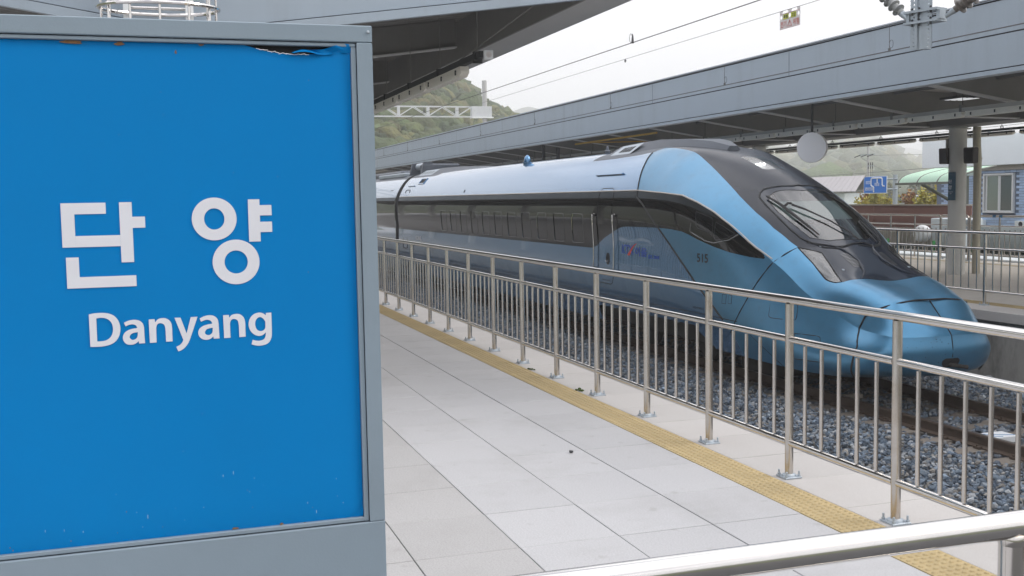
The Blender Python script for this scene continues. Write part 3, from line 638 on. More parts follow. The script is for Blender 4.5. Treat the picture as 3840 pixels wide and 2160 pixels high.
GLYPHS = [[[(-1923,17695),(-1885,17701),(-1847,17708),(-1809,17714),(-1770,17719),(-1724,17722),(-1678,17724),(-1631,17725),(-1585,17724),(-1538,17721),(-1491,17718),(-1445,17712),(-1399,17703),(-1356,17691),(-1314,17676),(-1273,17658),(-1234,17634),(-1201,17607),(-1170,17576),(-1142,17541),(-1118,17504),(-1098,17468),(-1083,17428),(-1070,17388),(-1059,17347),(-1052,17310),(-1047,17272),(-1046,17234),(-1047,17196),(-1051,17150),(-1059,17105),(-1069,17060),(-1083,17017),(-1101,16975),(-1122,16934),(-1146,16896),(-1175,16861),(-1207,16830),(-1242,16803),(-1280,16779),(-1320,16759),(-1368,16741),(-1417,16727),(-1468,16717),(-1518,16709),(-1570,16703),(-1621,16700),(-1672,16699),(-1724,16699),(-1774,16700),(-1823,16702),(-1873,16706),(-1922,16709)],[(-1718,17561),(-1687,17565),(-1655,17570),(-1623,17574),(-1591,17575),(-1559,17573),(-1526,17569),(-1493,17563),(-1462,17554),(-1433,17542),(-1404,17527),(-1377,17509),(-1353,17488),(-1331,17464),(-1312,17438),(-1296,17409),(-1283,17379),(-1271,17342),(-1263,17304),(-1258,17266),(-1256,17227),(-1257,17189),(-1262,17151),(-1270,17114),(-1281,17078),(-1296,17044),(-1313,17010),(-1334,16980),(-1358,16952),(-1384,16930),(-1412,16911),(-1442,16895),(-1473,16882),(-1505,16873),(-1538,16868),(-1572,16864),(-1605,16862),(-1634,16861),(-1662,16861),(-1691,16862),(-1720,16863)]],[[(-939,17391),(-902,17407),(-866,17424),(-829,17439),(-791,17451),(-753,17460),(-715,17465),(-677,17468),(-639,17468),(-603,17465),(-567,17459),(-532,17450),(-498,17436),(-472,17421),(-447,17401),(-425,17378),(-406,17353),(-392,17327),(-382,17299),(-374,17269),(-367,17240),(-364,17210),(-363,17179),(-363,17149),(-363,17118),(-363,17068),(-363,17017),(-363,16966),(-362,16916),(-360,16870),(-358,16824),(-355,16779),(-353,16733),(-528,16729),(-538,16805),(-561,16786),(-584,16766),(-607,16748),(-633,16733),(-665,16721),(-698,16712),(-732,16706),(-766,16705),(-800,16707),(-834,16714),(-867,16725),(-897,16741),(-920,16759),(-939,16781),(-956,16806),(-969,16833),(-979,16862),(-986,16891),(-989,16921),(-988,16951),(-982,16983),(-971,17014),(-957,17043),(-940,17069),(-919,17093),(-895,17114),(-869,17133),(-842,17148),(-810,17163),(-776,17174),(-742,17184),(-708,17191),(-671,17198),(-634,17202),(-596,17206),(-559,17210),(-566,17228),(-572,17248),(-579,17266),(-590,17282),(-608,17298),(-629,17310),(-651,17320),(-673,17327),(-699,17330),(-725,17330),(-752,17327),(-778,17322),(-808,17313),(-838,17302),(-867,17290),(-897,17278)],[(-551,17082),(-577,17080),(-604,17077),(-630,17075),(-656,17070),(-679,17064),(-702,17057),(-723,17047),(-743,17034),(-760,17017),(-775,16997),(-787,16974),(-794,16950),(-793,16934),(-788,16917),(-779,16902),(-768,16888),(-754,16875),(-738,16864),(-721,16856),(-703,16852),(-681,16853),(-658,16859),(-637,16868),(-617,16880),(-601,16893),(-586,16909),(-575,16928),(-566,16948),(-559,16980),(-555,17014),(-554,17048)]],[[(-221,17454),(-49,17456),(-38,17354),(-18,17378),(2,17403),(22,17426),(46,17445),(78,17460),(112,17470),(147,17476),(182,17478),(217,17477),(251,17471),(284,17462),(316,17447),(346,17427),(374,17403),(398,17375),(418,17344),(432,17310),(441,17273),(447,17234),(450,17196),(453,17140),(453,17084),(452,17028),(451,16972),(451,16914),(451,16857),(451,16799),(451,16741),(260,16740),(259,16796),(258,16851),(258,16907),(257,16962),(258,17008),(259,17054),(258,17100),(255,17146),(251,17178),(246,17211),(237,17242),(222,17269),(203,17289),(180,17304),(154,17314),(128,17321),(105,17323),(82,17321),(60,17314),(41,17303),(24,17287),(12,17266),(2,17244),(-5,17220),(-10,17196),(-12,17170),(-13,17145),(-13,17119),(-15,17023),(-16,16927),(-17,16830),(-18,16734),(-215,16731)]],[[(535,17469),(713,17464),(875,16962),(1015,17466),(1219,17469),(1158,17298),(1097,17128),(1035,16957),(971,16788),(955,16747),(936,16707),(916,16668),(893,16630),(869,16597),(843,16565),(815,16535),(785,16507),(763,16489),(740,16474),(715,16460),(690,16448),(670,16439),(649,16433),(628,16427),(607,16420),(551,16564),(580,16578),(610,16591),(639,16605),(666,16622),(688,16640),(707,16660),(725,16681),(742,16704),(750,16719),(757,16735),(763,16751),(769,16767)]],[[(1277,17410),(1316,17428),(1354,17447),(1393,17464),(1433,17478),(1472,17487),(1511,17493),(1550,17496),(1590,17496),(1625,17492),(1659,17485),(1693,17474),(1724,17459),(1751,17439),(1776,17416),(1797,17389),(1814,17361),(1826,17332),(1832,17302),(1836,17271),(1839,17240),(1842,17207),(1842,17174),(1842,17142),(1843,17109),(1845,17021),(1847,16932),(1850,16844),(1852,16755),(1678,16754),(1669,16825),(1648,16807),(1627,16788),(1606,16771),(1582,16758),(1552,16746),(1521,16737),(1489,16731),(1456,16730),(1422,16733),(1387,16741),(1354,16752),(1323,16768),(1298,16786),(1277,16808),(1259,16833),(1243,16859),(1232,16885),(1224,16913),(1220,16941),(1220,16969),(1225,17000),(1234,17031),(1246,17060),(1262,17086),(1285,17111),(1311,17132),(1340,17151),(1369,17167),(1400,17180),(1431,17190),(1463,17198),(1496,17206),(1534,17213),(1574,17218),(1613,17223),(1653,17228),(1646,17248),(1640,17269),(1632,17288),(1620,17305),(1601,17322),(1580,17336),(1556,17346),(1532,17353),(1507,17357),(1480,17356),(1454,17353),(1428,17348),(1400,17339),(1372,17328),(1344,17316),(1317,17304)],[(1660,17101),(1633,17098),(1607,17095),(1580,17091),(1553,17085),(1531,17080),(1509,17074),(1488,17065),(1469,17053),(1452,17035),(1437,17015),(1427,16993),(1420,16969),(1420,16953),(1424,16937),(1432,16922),(1442,16909),(1458,16896),(1475,16885),(1494,16878),(1514,16875),(1536,16875),(1558,16880),(1579,16889),(1598,16900),(1615,16913),(1629,16929),(1641,16947),(1649,16967),(1656,17000),(1658,17033),(1659,17067)]],[[(1986,17476),(2159,17478),(2168,17386),(2187,17408),(2206,17431),(2226,17453),(2249,17469),(2282,17483),(2316,17492),(2352,17498),(2387,17500),(2420,17498),(2452,17494),(2484,17485),(2513,17471),(2544,17450),(2572,17425),(2596,17396),(2615,17363),(2630,17327),(2639,17288),(2644,17248),(2648,17208),(2651,17156),(2651,17104),(2649,17052),(2649,17000),(2649,16941),(2650,16882),(2650,16824),(2651,16765),(2455,16758),(2456,16816),(2456,16873),(2456,16931),(2455,16989),(2455,17035),(2455,17082),(2454,17129),(2449,17175),(2445,17207),(2438,17239),(2428,17270),(2412,17297),(2393,17315),(2369,17328),(2344,17337),(2318,17341),(2296,17342),(2273,17338),(2252,17330),(2233,17317),(2218,17300),(2206,17279),(2198,17256),(2192,17232),(2187,17203),(2185,17173),(2185,17143),(2185,17112),(2185,17023),(2185,16934),(2186,16845),(2187,16756),(1993,16754)]],[[(3297,17483),(3467,17488),(3466,17410),(3466,17332),(3465,17255),(3465,17177),(3464,17099),(3465,17022),(3464,16945),(3463,16867),(3461,16829),(3460,16790),(3456,16751),(3449,16713),(3436,16673),(3421,16634),(3402,16597),(3379,16562),(3355,16537),(3329,16516),(3299,16498),(3268,16485),(3221,16471),(3172,16461),(3123,16455),(3074,16452),(3036,16453),(2999,16458),(2961,16466),(2924,16474),(2897,16482),(2871,16491),(2845,16501),(2819,16511),(2862,16654),(2890,16644),(2917,16635),(2944,16626),(2972,16619),(3002,16615),(3031,16612),(3061,16612),(3090,16614),(3122,16620),(3153,16628),(3183,16640),(3210,16656),(3227,16674),(3241,16697),(3252,16721),(3260,16746),(3267,16776),(3270,16806),(3272,16836),(3275,16867),(3250,16845),(3225,16822),(3200,16801),(3171,16784),(3140,16773),(3108,16765),(3075,16762),(3042,16765),(3002,16775),(2964,16790),(2928,16809),(2894,16833),(2864,16859),(2836,16890),(2812,16923),(2792,16959),(2775,17002),(2762,17046),(2754,17091),(2752,17137),(2755,17185),(2763,17232),(2776,17278),(2795,17321),(2816,17358),(2842,17392),(2872,17422),(2906,17447),(2943,17469),(2983,17486),(3025,17498),(3068,17505),(3100,17506),(3133,17502),(3165,17493),(3196,17481),(3222,17466),(3246,17447),(3268,17426),(3292,17406)],[(3116,17360),(3143,17353),(3167,17339),(3190,17320),(3211,17300),(3228,17280),(3243,17258),(3256,17234),(3266,17209),(3270,17188),(3271,17166),(3270,17143),(3269,17121),(3269,17093),(3269,17065),(3267,17038),(3261,17011),(3252,16989),(3241,16969),(3226,16951),(3209,16937),(3184,16925),(3156,16917),(3128,16914),(3101,16916),(3074,16923),(3049,16934),(3026,16950),(3006,16970),(2988,16997),(2974,17028),(2964,17060),(2957,17093),(2953,17123),(2953,17154),(2955,17184),(2961,17214),(2971,17243),(2983,17272),(2999,17298),(3019,17321),(3040,17338),(3064,17351),(3090,17359)]]]
def glyph_mesh(loops):
    c = bpy.data.curves.new('glyph', 'CURVE'); c.dimensions = '2D'; c.fill_mode = 'BOTH'
    for lp in loops:
        sp = c.splines.new('POLY'); sp.points.add(len(lp)-1); sp.use_cyclic_u = True
        for q, (a, h) in zip(sp.points, lp): q.co = (a*1e-4, h*1e-4, 0, 1)
    o = bpy.data.objects.new('glyph', c); COL.objects.link(o); bpy.context.view_layer.update()
    me = bpy.data.meshes.new_from_object(o.evaluated_get(bpy.context.evaluated_depsgraph_get()))
    V = np.array([(PX+.0012, v.co[0], v.co[1]) for v in me.vertices]); F = [tuple(p.vertices) for p in me.polygons]
    bpy.data.objects.remove(o); bpy.data.curves.remove(c); bpy.data.meshes.remove(me); return V, F
for loops in GLYPHS:
    b = MB(); b.add(*glyph_mesh(loops)); b.build('letter', 'white_print', sg)
b = MB()
for k in range(22):
    y = rg.uniform(-.50, .61); z = 1.07+abs(rg.normal())*.13; s_ = rg.uniform(.0005, .0012)
    b.obox((XS-.0144, y, z), (.0005, 0, 0), (0, s_*.7, 0), (0, 0, s_*rg.choice([1, 1, 2.5, 5])))
b.build('paint_chips', 'speck', sg, kind='stuff')
b = MB()
for (y, z, a, h) in ((-.20, 2.577, .03, .006), (-.07, 2.576, .014, .005), (.165, 2.578, .008, .003), (.355, 1.064, .006, .004), (.21, 1.066, .01, .004), (.43, 1.055, .004, .009), (-.43, 2.568, .004, .005), (.09, 2.555, .003, .005)):
    b.add(np.array([(XS-.0143, y+a*math.cos(t)*(1+.3*math.sin(3*t+y*40)), z+h*math.sin(t)*(1+.25*math.cos(2*t+y*30))) for t in np.linspace(0, 6.28, 14)[:-1]]), [tuple(range(13))])
for k in range(18):
    y = rg.uniform(-.5, .61); z = rg.choice([rg.uniform(1.07, 1.3), rg.uniform(2.4, 2.57), rg.uniform(1.07, 2.57)]); s_ = rg.uniform(.0006, .0013)
    b.obox((XS-.0144, y, z), (.0004, 0, 0), (0, s_, 0), (0, 0, s_*1.4))
b.build('rust_marks', 'rust', sg, kind='stuff')
b = MB(); b.lathe([(.005, 0), (.005, .003), (.003, .005)], c=(XS+.0005, .677, 2.63), axis=(1, 0, 0), n=10); b.build('screw', 'galv', sg, smooth=40)

# ------------------------------------------------------------------ canopies
def tube_lamp(name, x0, x1, y, z, cat_label, parent=None, group=None, tilt=1):
    t = empty(name, ((x0+x1)/2, y, z), cat_label, 'tube lamp', group)
    prof = [(-.055, .0), (-.05, -.012), (.05, -.012), (.055, .0), (.06, .055), (-.06, .055)]
    b = MB(); L_ = x1-x0; v = []
    for x, s_ in ((x0, .45), (x0+.09, 1), (x1-.09, 1), (x1, .45)):
        v += [(x, y+a*(.8+.2*s_), z+(.055-(.055-c)*s_)) for a, c in prof]
    n = 6; f = [tuple(range(n-1, -1, -1)), tuple(range(3*n, 4*n))]+[(l*n+i, l*n+(i+1) % n, (l+1)*n+(i+1) % n, (l+1)*n+i) for l in range(3) for i in range(n)]
    b.add(v, f); b.build('diffuser', 'lamp', t)
    b = MB(); b.box((x0+.03, y-.055, z+.056), (x1-.03, y+.055, z+.105), .004); b.build('housing', 'lamp', t)
    b = MB()
    for k in range(3):
        for s_ in (-1, 1): xx = x0+.2+(x1-x0-.4)*k/2; b.box((xx-.015, y+s_*.062-.006, z+.02), (xx+.015, y+s_*.062+.006, z+.075))
    b.build('clips', 'dark_metal', t, kind='stuff')
    return t
# --- canopy over our platform: V shaped roof, its open end facing the camera
CX0, CX1 = -10.5, -86.0
def vz(y): return 3.565+.135*abs(y-.4) if y > .4 else 3.565+.165*abs(y-.4)
cn = empty('near_canopy', (CX0, .4, 0), 'grey butterfly canopy over the near platform with a dark underside', 'platform canopy')
YA_, YB_ = 5.0, -4.6
def vstrip(b, x0, x1, z0, z1, y_list):
    for a, c in zip(y_list[:-1], y_list[1:]):
        b.prism([(a, vz(a)+z0), (c, vz(c)+z0), (c, vz(c)+z1), (a, vz(a)+z1)], (x0, 0, 0), UY, UZ, (x1-x0, 0, 0))
b = MB(); vstrip(b, CX0-.02, CX0, .10, 1.15, (YB_, .4, YA_)); b.build('end_fascia', 'fascia', cn)
b = MB(); vstrip(b, CX0-.02, CX0+.05, 0, .085, (YB_, .4, YA_)); b.build('gutter_lip', 'fascia', cn)
b = MB(); vstrip(b, CX0-.03, CX0-.022, .05, .13, (YB_, .4, YA_)); b.build('shadow_gap', 'gap', cn)
b = MB(); b.box((CX1, YA_-.02, vz(YA_)+.005), (CX0-.021, YA_, vz(YA_)+1.15)); b.build('side_fascia', 'fascia', cn)
b = MB(); b.box((CX1, 4.50, vz(YA_)), (CX0-.021, YA_-.021, vz(YA_)+.012)); b.build('edge_soffit', 'canopy_flange', cn)
b = MB(); b.box((CX1, 4.47, vz(YA_)+.0), (CX0-.04, 4.50, vz(YA_)+.62)); b.build('edge_beam', 'canopy_steel', cn)
b = MB(); b.box((CX1, YB_, vz(YB_)), (CX0-.021, YB_+.02, vz(YB_)+1.1)); b.build('side_fascia', 'fascia', cn)
def deck(yl, zf, x0, x1, step=.2):
    b = MB(); xs = np.arange(x1, x0, step/2); 
    for a, c in zip(yl[:-1], yl[1:]):
        v = []; 
        for k, x in enumerate(xs): 
            for d in ((0, .35) if True else ()): pass
            dz = .025 if k % 2 else 0.0
            v += [(x, a, zf(a)+dz), (x, c, zf(c)+dz), (x+step*.3, a, zf(a)+dz), (x+step*.3, c, zf(c)+dz)]
        n = len(v)//2; f = [(2*i, 2*i+1, 2*i+3, 2*i+2) for i in range(n-1)]
        b.add(v, f)
    return b
deck((YB_, .4, 4.47), lambda y: vz(y)+.62, CX0-.04, CX1).build('roof_deck', 'canopy_steel', cn)
for x in [-10.9-4.8*k for k in range(0, 14)]:
    b = MB(); xx = x
    for ya, yb in ((.9, 4.33), (-.1, YB_+.03)):
        b.prism([(ya, vz(ya)+.22), (yb, vz(yb)+.22), (yb, vz(yb)+.61), (ya, vz(ya)+.61)], (xx-.01, 0, 0), UY, UZ, (.02, 0, 0))
    o = b.build('cross_beam', 'canopy_steel', cn)
    b = MB()
    for ya, yb in ((.9, 4.33), (-.1, YB_+.03)):
        b.prism([(ya, vz(ya)+.20), (yb, vz(yb)+.20), (yb, vz(yb)+.22), (ya, vz(ya)+.22)], (xx-.09, 0, 0), UY, UZ, (.18, 0, 0))
    b.build('flange', 'canopy_flange', o)
b = MB(); b.box((CX1, .0, vz(.4)+.1), (CX0-.05, .8, vz(.4)+.6)); b.build('spine_beam', 'canopy_steel', cn)
for x in [-13.5-9.6*k for k in range(8)]:
    b = MB(); b.cyl((x, .4, 0), (x, .4, vz(.4)+.1), .21, 24); b.build('column', 'column', cn, smooth=40)
b = MB(); b.cyl((-10.1, 4.6, vz(4.6)+.55), (-13.2, 3.5, 3.66), .008, 6); b.build('brace_rod', 'canopy_steel', cn)
tr = empty('lamp_trunking', (-11.6, 3.5, 3.66), 'dark cable trunking hung on rods below the near canopy', 'trunking')
b = MB(); b.box((-60, 3.465, 3.63), (-11.6, 3.535, 3.70)); b.build('tray', 'dark_metal', tr)
for k in range(14):
    x = -11.79-1.64*k; b = MB(); b.cyl((x, 3.5, 3.70), (x, 3.5, vz(3.5)+.62), .005, 6); b.build('hanger_rod', 'canopy_steel', tr)
    b = MB(); b.box((x-.02, 3.45, 3.59), (x+.02, 3.55, 3.715)); b.build('clamp', 'dark_metal', tr)
LL = ['front tube lamp of the row under the near canopy, its end against the sky', 'second tube lamp of the row under the near canopy', 'third tube lamp of the row under the near canopy']
for k in range(6):
    x1 = -12.30-1.745*k
    tube_lamp('tube_lamp', x1-1.72, x1, 3.5, 3.515, LL[k] if k < 3 else 'pale tube lamp far back in the row under the near canopy', group='tube lamps under the near canopy')
cb = empty('junction_box', (-11.55, 3.56, 3.6), 'small white square box at the end of the near lamp trunking', 'box')
b = MB(); b.box((-11.56, 3.50, 3.60), (-11.52, 3.60, 3.70), .006); b.build('case', 'white', cb)
b = MB(); b.lathe([(.032, 0), (.03, .006), (.026, .006), (.024, .002)], c=(-11.5195, 3.55, 3.65), axis=(1, 0, 0), n=20); b.build('lid', 'plate', cb)
# --- caged ladder on the canopy end
ld = empty('caged_ladder', (-10.25, .13, 3.6), 'stainless caged ladder standing against the canopy end above the sign', 'ladder')
for y in (-.128, .396):
    b = MB(); b.box((-10.36, y-.034, 3.3), (-10.30, y+.034, 5.6), .004); b.build('side_rail', 'white', ld)
for k in range(7):
    b = MB(); b.cyl((-10.33, -.095, 3.55+.27*k), (-10.33, .363, 3.55+.27*k), .017, 10); b.build('rung', 'steel_polish', ld, smooth=40)
for zc in (3.765, 4.55, 5.3):
    b = MB(); b.tube([(-10.0+.36*math.sin(t)*.93, .136+.495*math.cos(t), zc) for t in np.linspace(0, 2*math.pi, 41)[:-1]], .017, 8, closed=True); b.build('hoop', 'steel_polish', ld, smooth=40)
for t in np.linspace(0, 2*math.pi, 13)[:-1]:
    if math.sin(t) < -.6: continue
    x, y = -10.0+.335*math.sin(t)*.93, .136+.47*math.cos(t)
    b = MB(); b.cyl((x, y, 3.60), (x, y, 5.45), .011, 8); b.build('cage_bar', 'steel_polish', ld, smooth=40)

# --- canopy over the far platform
OX0, OX1, OY = -4.0, -92.0, 13.6
oc = empty('far_canopy', (-20, 19.1, 0), 'long grey canopy over the far platform with two stacked fascia bands', 'platform canopy')
b = MB(); b.box((OX1, OY, 4.70), (OX0, OY+.03, 5.235)); up = b.build('upper_fascia', 'fascia', oc)
b = MB(); b.box((OX1, OY-.012, 4.125), (OX0, OY+.03, 4.672)); b.build('lower_fascia', 'fascia', oc)
b = MB(); b.box((OX1, OY+.012, 4.672), (OX0, OY+.03, 4.70)); b.box((OX1, OY+.012, 5.235), (OX0, OY+.03, 5.262)); b.box((OX1, OY+.012, 4.104), (OX0, OY+.03, 4.125)); b.build('shadow_gap', 'gap', oc)
b = MB(); b.box((OX1, OY-.02, 5.262), (OX0, OY+.25, 5.31)); b.build('coping', 'fascia', oc)
b = MB(); b.box((OX1, OY-.02, 4.03), (OX0, OY+.22, 4.104)); b.build('bottom_lip', 'fascia', oc)
b = MB()
for k in range(13): x = -7.5-7.0*k; b.box((x-.006, OY-.0015, 4.702), (x+.006, OY+.001, 5.233))
b.build('panel_joints', 'gap', oc)
def oz(y): return 4.40 if y < 13.9 else 4.40-.045*min(y-13.9, 5.2)+.06*max(y-19.1, 0)
deck((13.83, 19.1, 24.6), oz, OX0, OX1).build('roof_deck', 'canopy_soffit', oc)
b = MB(); b.box((OX1, 24.4, 4.5), (OX0, 24.43, 5.2)); b.build('rear_fascia', 'fascia', oc)
b = MB(); b.box((OX1, 18.62, 3.665), (OX0, 19.55, 4.12)); b.build('spine_beam', 'canopy_steel', oc)
for k in range(0, 22):
    x = -5.0-3.02*k
    b = MB(); b.prism([(13.83, 4.05), (15.9, 3.74), (18.61, 3.70), (18.61, 4.15), (13.83, 4.36)], (x-.012, 0, 0), UY, UZ, (.024, 0, 0))
    b.prism([(19.56, 3.72), (22.2, 3.9), (24.39, 4.3), (24.39, 4.56), (19.56, 4.15)], (x-.012, 0, 0), UY, UZ, (.024, 0, 0)); o = b.build('cross_beam', 'canopy_steel', oc)
    b = MB(); b.prism([(13.83, 4.028), (15.9, 3.718), (18.61, 3.678), (18.61, 3.70), (15.9, 3.74), (13.83, 4.05)], (x-.10, 0, 0), UY, UZ, (.20, 0, 0)); b.build('flange', 'canopy_flange', o)
for y in (15.35, 17.0):
    b = MB(); b.box((OX1, y-.05, oz(y)-.16), (OX0, y+.05, oz(y)-.005)); b.build('purlin', 'canopy_steel', oc)
for k in range(10):
    x = -13.2-9.35*k; b = MB(); b.cyl((x, 19.08, 0), (x, 19.08, 3.665), .212, 32); b.build('column', 'column', oc, smooth=40)
    b = MB(); b.lathe([(.30, 0), (.30, .02), (.24, .03)], c=(x, 19.08, 3.60), n=24); b.build('column_collar', 'column', oc, smooth=40)
# recessed lamps in the far canopy ceiling
for k, (x, lab) in enumerate([(-19.4, 'square ceiling lamp of the far canopy nearest the right edge'), (-24.0, 'square ceiling lamp of the far canopy beside the disc rod'), (-28.3, 'square ceiling lamp of the far canopy above the train roof'), (-32.9, 'small ceiling lamp of the far canopy farthest along')]):
    t = empty('ceiling_lamp', (x, 16.5, 4.02), lab, 'ceiling lamp', 'ceiling lamps under the far canopy')
    b = MB(); b.box((x-.34, 16.2, 4.03), (x+.34, 16.8, 4.08), .01); b.build('housing', 'dark_metal', t)
    for s_ in (-1, 0, 1):
        b = MB(); b.box((x-.27, 16.5+s_*.17-.05, 4.022), (x+.27, 16.5+s_*.17+.05, 4.0295)); b.build('tube', 'ceil_light', t)
# lamp rows of the far canopy
t1 = empty('lamp_trunking', (-20, 15.5, 3.66), 'pale cable trunking with clamps in front of the far column', 'trunking')
b = MB(); b.box((-60, 15.45, 3.665), (-10, 15.55, 3.735), .004); b.build('tray', 'canopy_soffit', t1)
for k in range(16):
    x = -16.05-2.15*k; b = MB(); b.cyl((x, 15.5, 3.735), (x, 15.5, 4.3), .008, 6); b.build('hanger_rod', 'dark_metal', t1)
    b = MB(); b.box((x-.03, 15.435, 3.655), (x+.03, 15.565, 3.79)); b.build('clamp', 'canopy_steel', t1)
for k in range(11):
    x1 = -16.38-1.745*k
    lab = ['tube lamp at the right end of the far canopy front row', 'second tube lamp of the far front row counted from the right', 'third tube lamp of the far front row counted from the right', 'fourth tube lamp of the far front row, right of the disc rod'][k] if k < 4 else 'cream tube lamp of the far front row behind the disc or train roof'
    tube_lamp('tube_lamp', x1-1.72, x1-.02, 15.5, 3.555, lab, group='tube lamps in the far canopy front row')
t2 = empty('lamp_trunking', (-26, 22, 3.68), 'dark trunking silhouetted against the hazy sky behind the column', 'trunking')
b = MB(); b.box((-60, 21.96, 3.685), (-14, 22.04, 3.75)); b.build('tray', 'dark_metal', t2)
for k in range(14):
    x = -24.3-2.6*(k-3); b = MB(); b.cyl((x, 22, 3.75), (x, 22, 4.4), .008, 6); b.build('hanger_rod', 'dark_metal', t2)
    b = MB(); b.tube([(x, 22+.05*math.cos(q), 3.77+.05*math.sin(q)) for q in np.linspace(0, 6.28, 13)[:-1]], .010, 6, closed=True); b.build('hook', 'dark_metal', t2)
for k in range(9):
    x1 = -19.85-2.0*k
    lab = {0: 'tube lamp of the rear row at the right picture edge', 1: 'tube lamp of the rear row just right of the pipe', 2: 'tube lamp of the rear row just left of the column', 3: 'tube lamp of the rear row, second left of the column', 4: 'tube lamp of the rear row, third left of the column', 5: 'tube lamp of the rear row, fourth left of the column', 6: 'tube lamp of the rear row right beside the disc'}.get(k, 'tube lamp of the rear row left of the disc above the train')
    t = tube_lamp('tube_lamp', x1-1.78, x1, 22.0, 3.565, lab, group='tube lamps in the far canopy rear row')
    for c in t.children:
        if c.name.startswith('housing'): c.data.materials[0] = MT['dark_metal']
# yellow pipe and dark posts under far canopy
b = MB(); b.cyl((-36, 14.2, 3.93), (-29.5, 14.2, 3.93), .03, 8); b.cyl((-35, 14.2, 3.93), (-35.0, 17.5, 4.0), .02, 8); b.build('yellow_pipe', 'orange', label='yellow pipe running under the far canopy edge behind the train roof', cat='pipe')
for x, lab in ((-40.8, 'left one of two thin dark posts under the far canopy'), (-39.2, 'right one of two thin dark posts under the far canopy')):
    b = MB(); b.box((x-.05, 14.7, 0), (x+.05, 14.8, 4.3)); b.box((x-.12, 14.63, 0), (x+.12, 14.87, .02)); b.build('dark_post', 'dark_metal', label=lab, cat='post')

# ------------------------------------------------------------------ far platform
op = MB(); op.box((-95, 13.71, -.16), (8, 24.4, 0)); op = op.build('far_platform', 'opp_floor', kind='structure', org=(0, 0, 0))
b = MB(); b.box((-95, 13.82, -1.5), (8, 24.4, -.161)); b.build('platform_wall', 'concrete', op)
sm = MB(); sm.box((-.607, 0, -.165), (.607, .68, .003), .004); sm = sm.mesh('coping_stone', 'edge_slab')
for k in range(50): inst('coping_stone', sm, op, (-9.0-1.22*k, 13.70, 0))
for k in range(60): inst('tactile_block', tmesh, op, (-11.0-.3205*k, 14.58, .004))
b = MB(); b.box((-95, 14.42, 0), (-30.3, 14.74, .004)); b.build('distant_tactile_strip', 'tactile', op)
b = MB(); b.box((-60, 22.3, 0), (8, 22.55, .005)); b.build('rear_tactile_strip', 'tactile', op)
b = MB(); b.box((-60, 23.35, .0), (8, 24.4, .06), .005); b.build('rear_kerb', 'bld_white', op)
rail_fence('far_platform_fence', -16.18-14*1.236*FS/1.236, 26, 14.33, 'stainless steel fence on the far platform edge right of the train nose')
# rear fence: separate panels with rounded corners
def panel_fence(x1, bays, lab, bay=1.19):
    e = empty('fence_panel', (x1, 22.95, 0), lab, 'fence', 'fence panels at the back of the far platform')
    x0 = x1-bays*bay; y = 22.95; r = .09
    arc = lambda cx, s_: [(cx+s_*r*math.sin(t), y, 1.335-r+r*math.cos(t)) for t in np.linspace(0, math.pi/2, 6)]
    b = MB(); b.tube([(x0, y, .02)]+[(p[0], p[1], p[2]) for p in arc(x0+r, -1)[::-1]]+arc(x1-r, 1)+[(x1, y, .02)], .03, 12); b.build('outer_tube', 'post_steel', e, smooth=40)
    for z, n_ in ((1.05, 'middle_rail'), (.225, 'bottom_rail')):
        b = MB(); b.cyl((x0+.03, y, z), (x1-.03, y, z), .022, 10); b.build(n_, 'steel_polish', e, smooth=40)
    for k in range(bays):
        if k: 
            b = MB(); b.cyl((x0+k*bay, y, .02), (x0+k*bay, y, 1.31), .026, 10); b.build('post', 'post_steel', e, smooth=40)
        for j in range(5): inst('baluster', BM, e, (x0+k*bay+(j+1)*bay/6, y, -.05))
    for x in (x0, x1): inst('base_plate', PLM, e, (x, y, 0))
panel_fence(-26.60-.02+.0, 1, 'single bay fence panel behind the thick column')
panel_fence(-27.83, 5, 'rear fence panel in front of the brown wall, left of the column')
e2 = panel_fence(-20.6, 5, 'rear fence panel in front of the pale blue brick building')
b = MB(); b.cyl((-25.62, 22.95, 1.335), (-25.50, 22.95, 1.335), .034, 12); b.cyl((-25.36, 22.95, 1.335), (-25.24, 22.95, 1.335), .034, 12); b.build('blue_tape', 'teal_tape', label='two blue tape wraps on the rear fence top rail below the window', cat='tape')

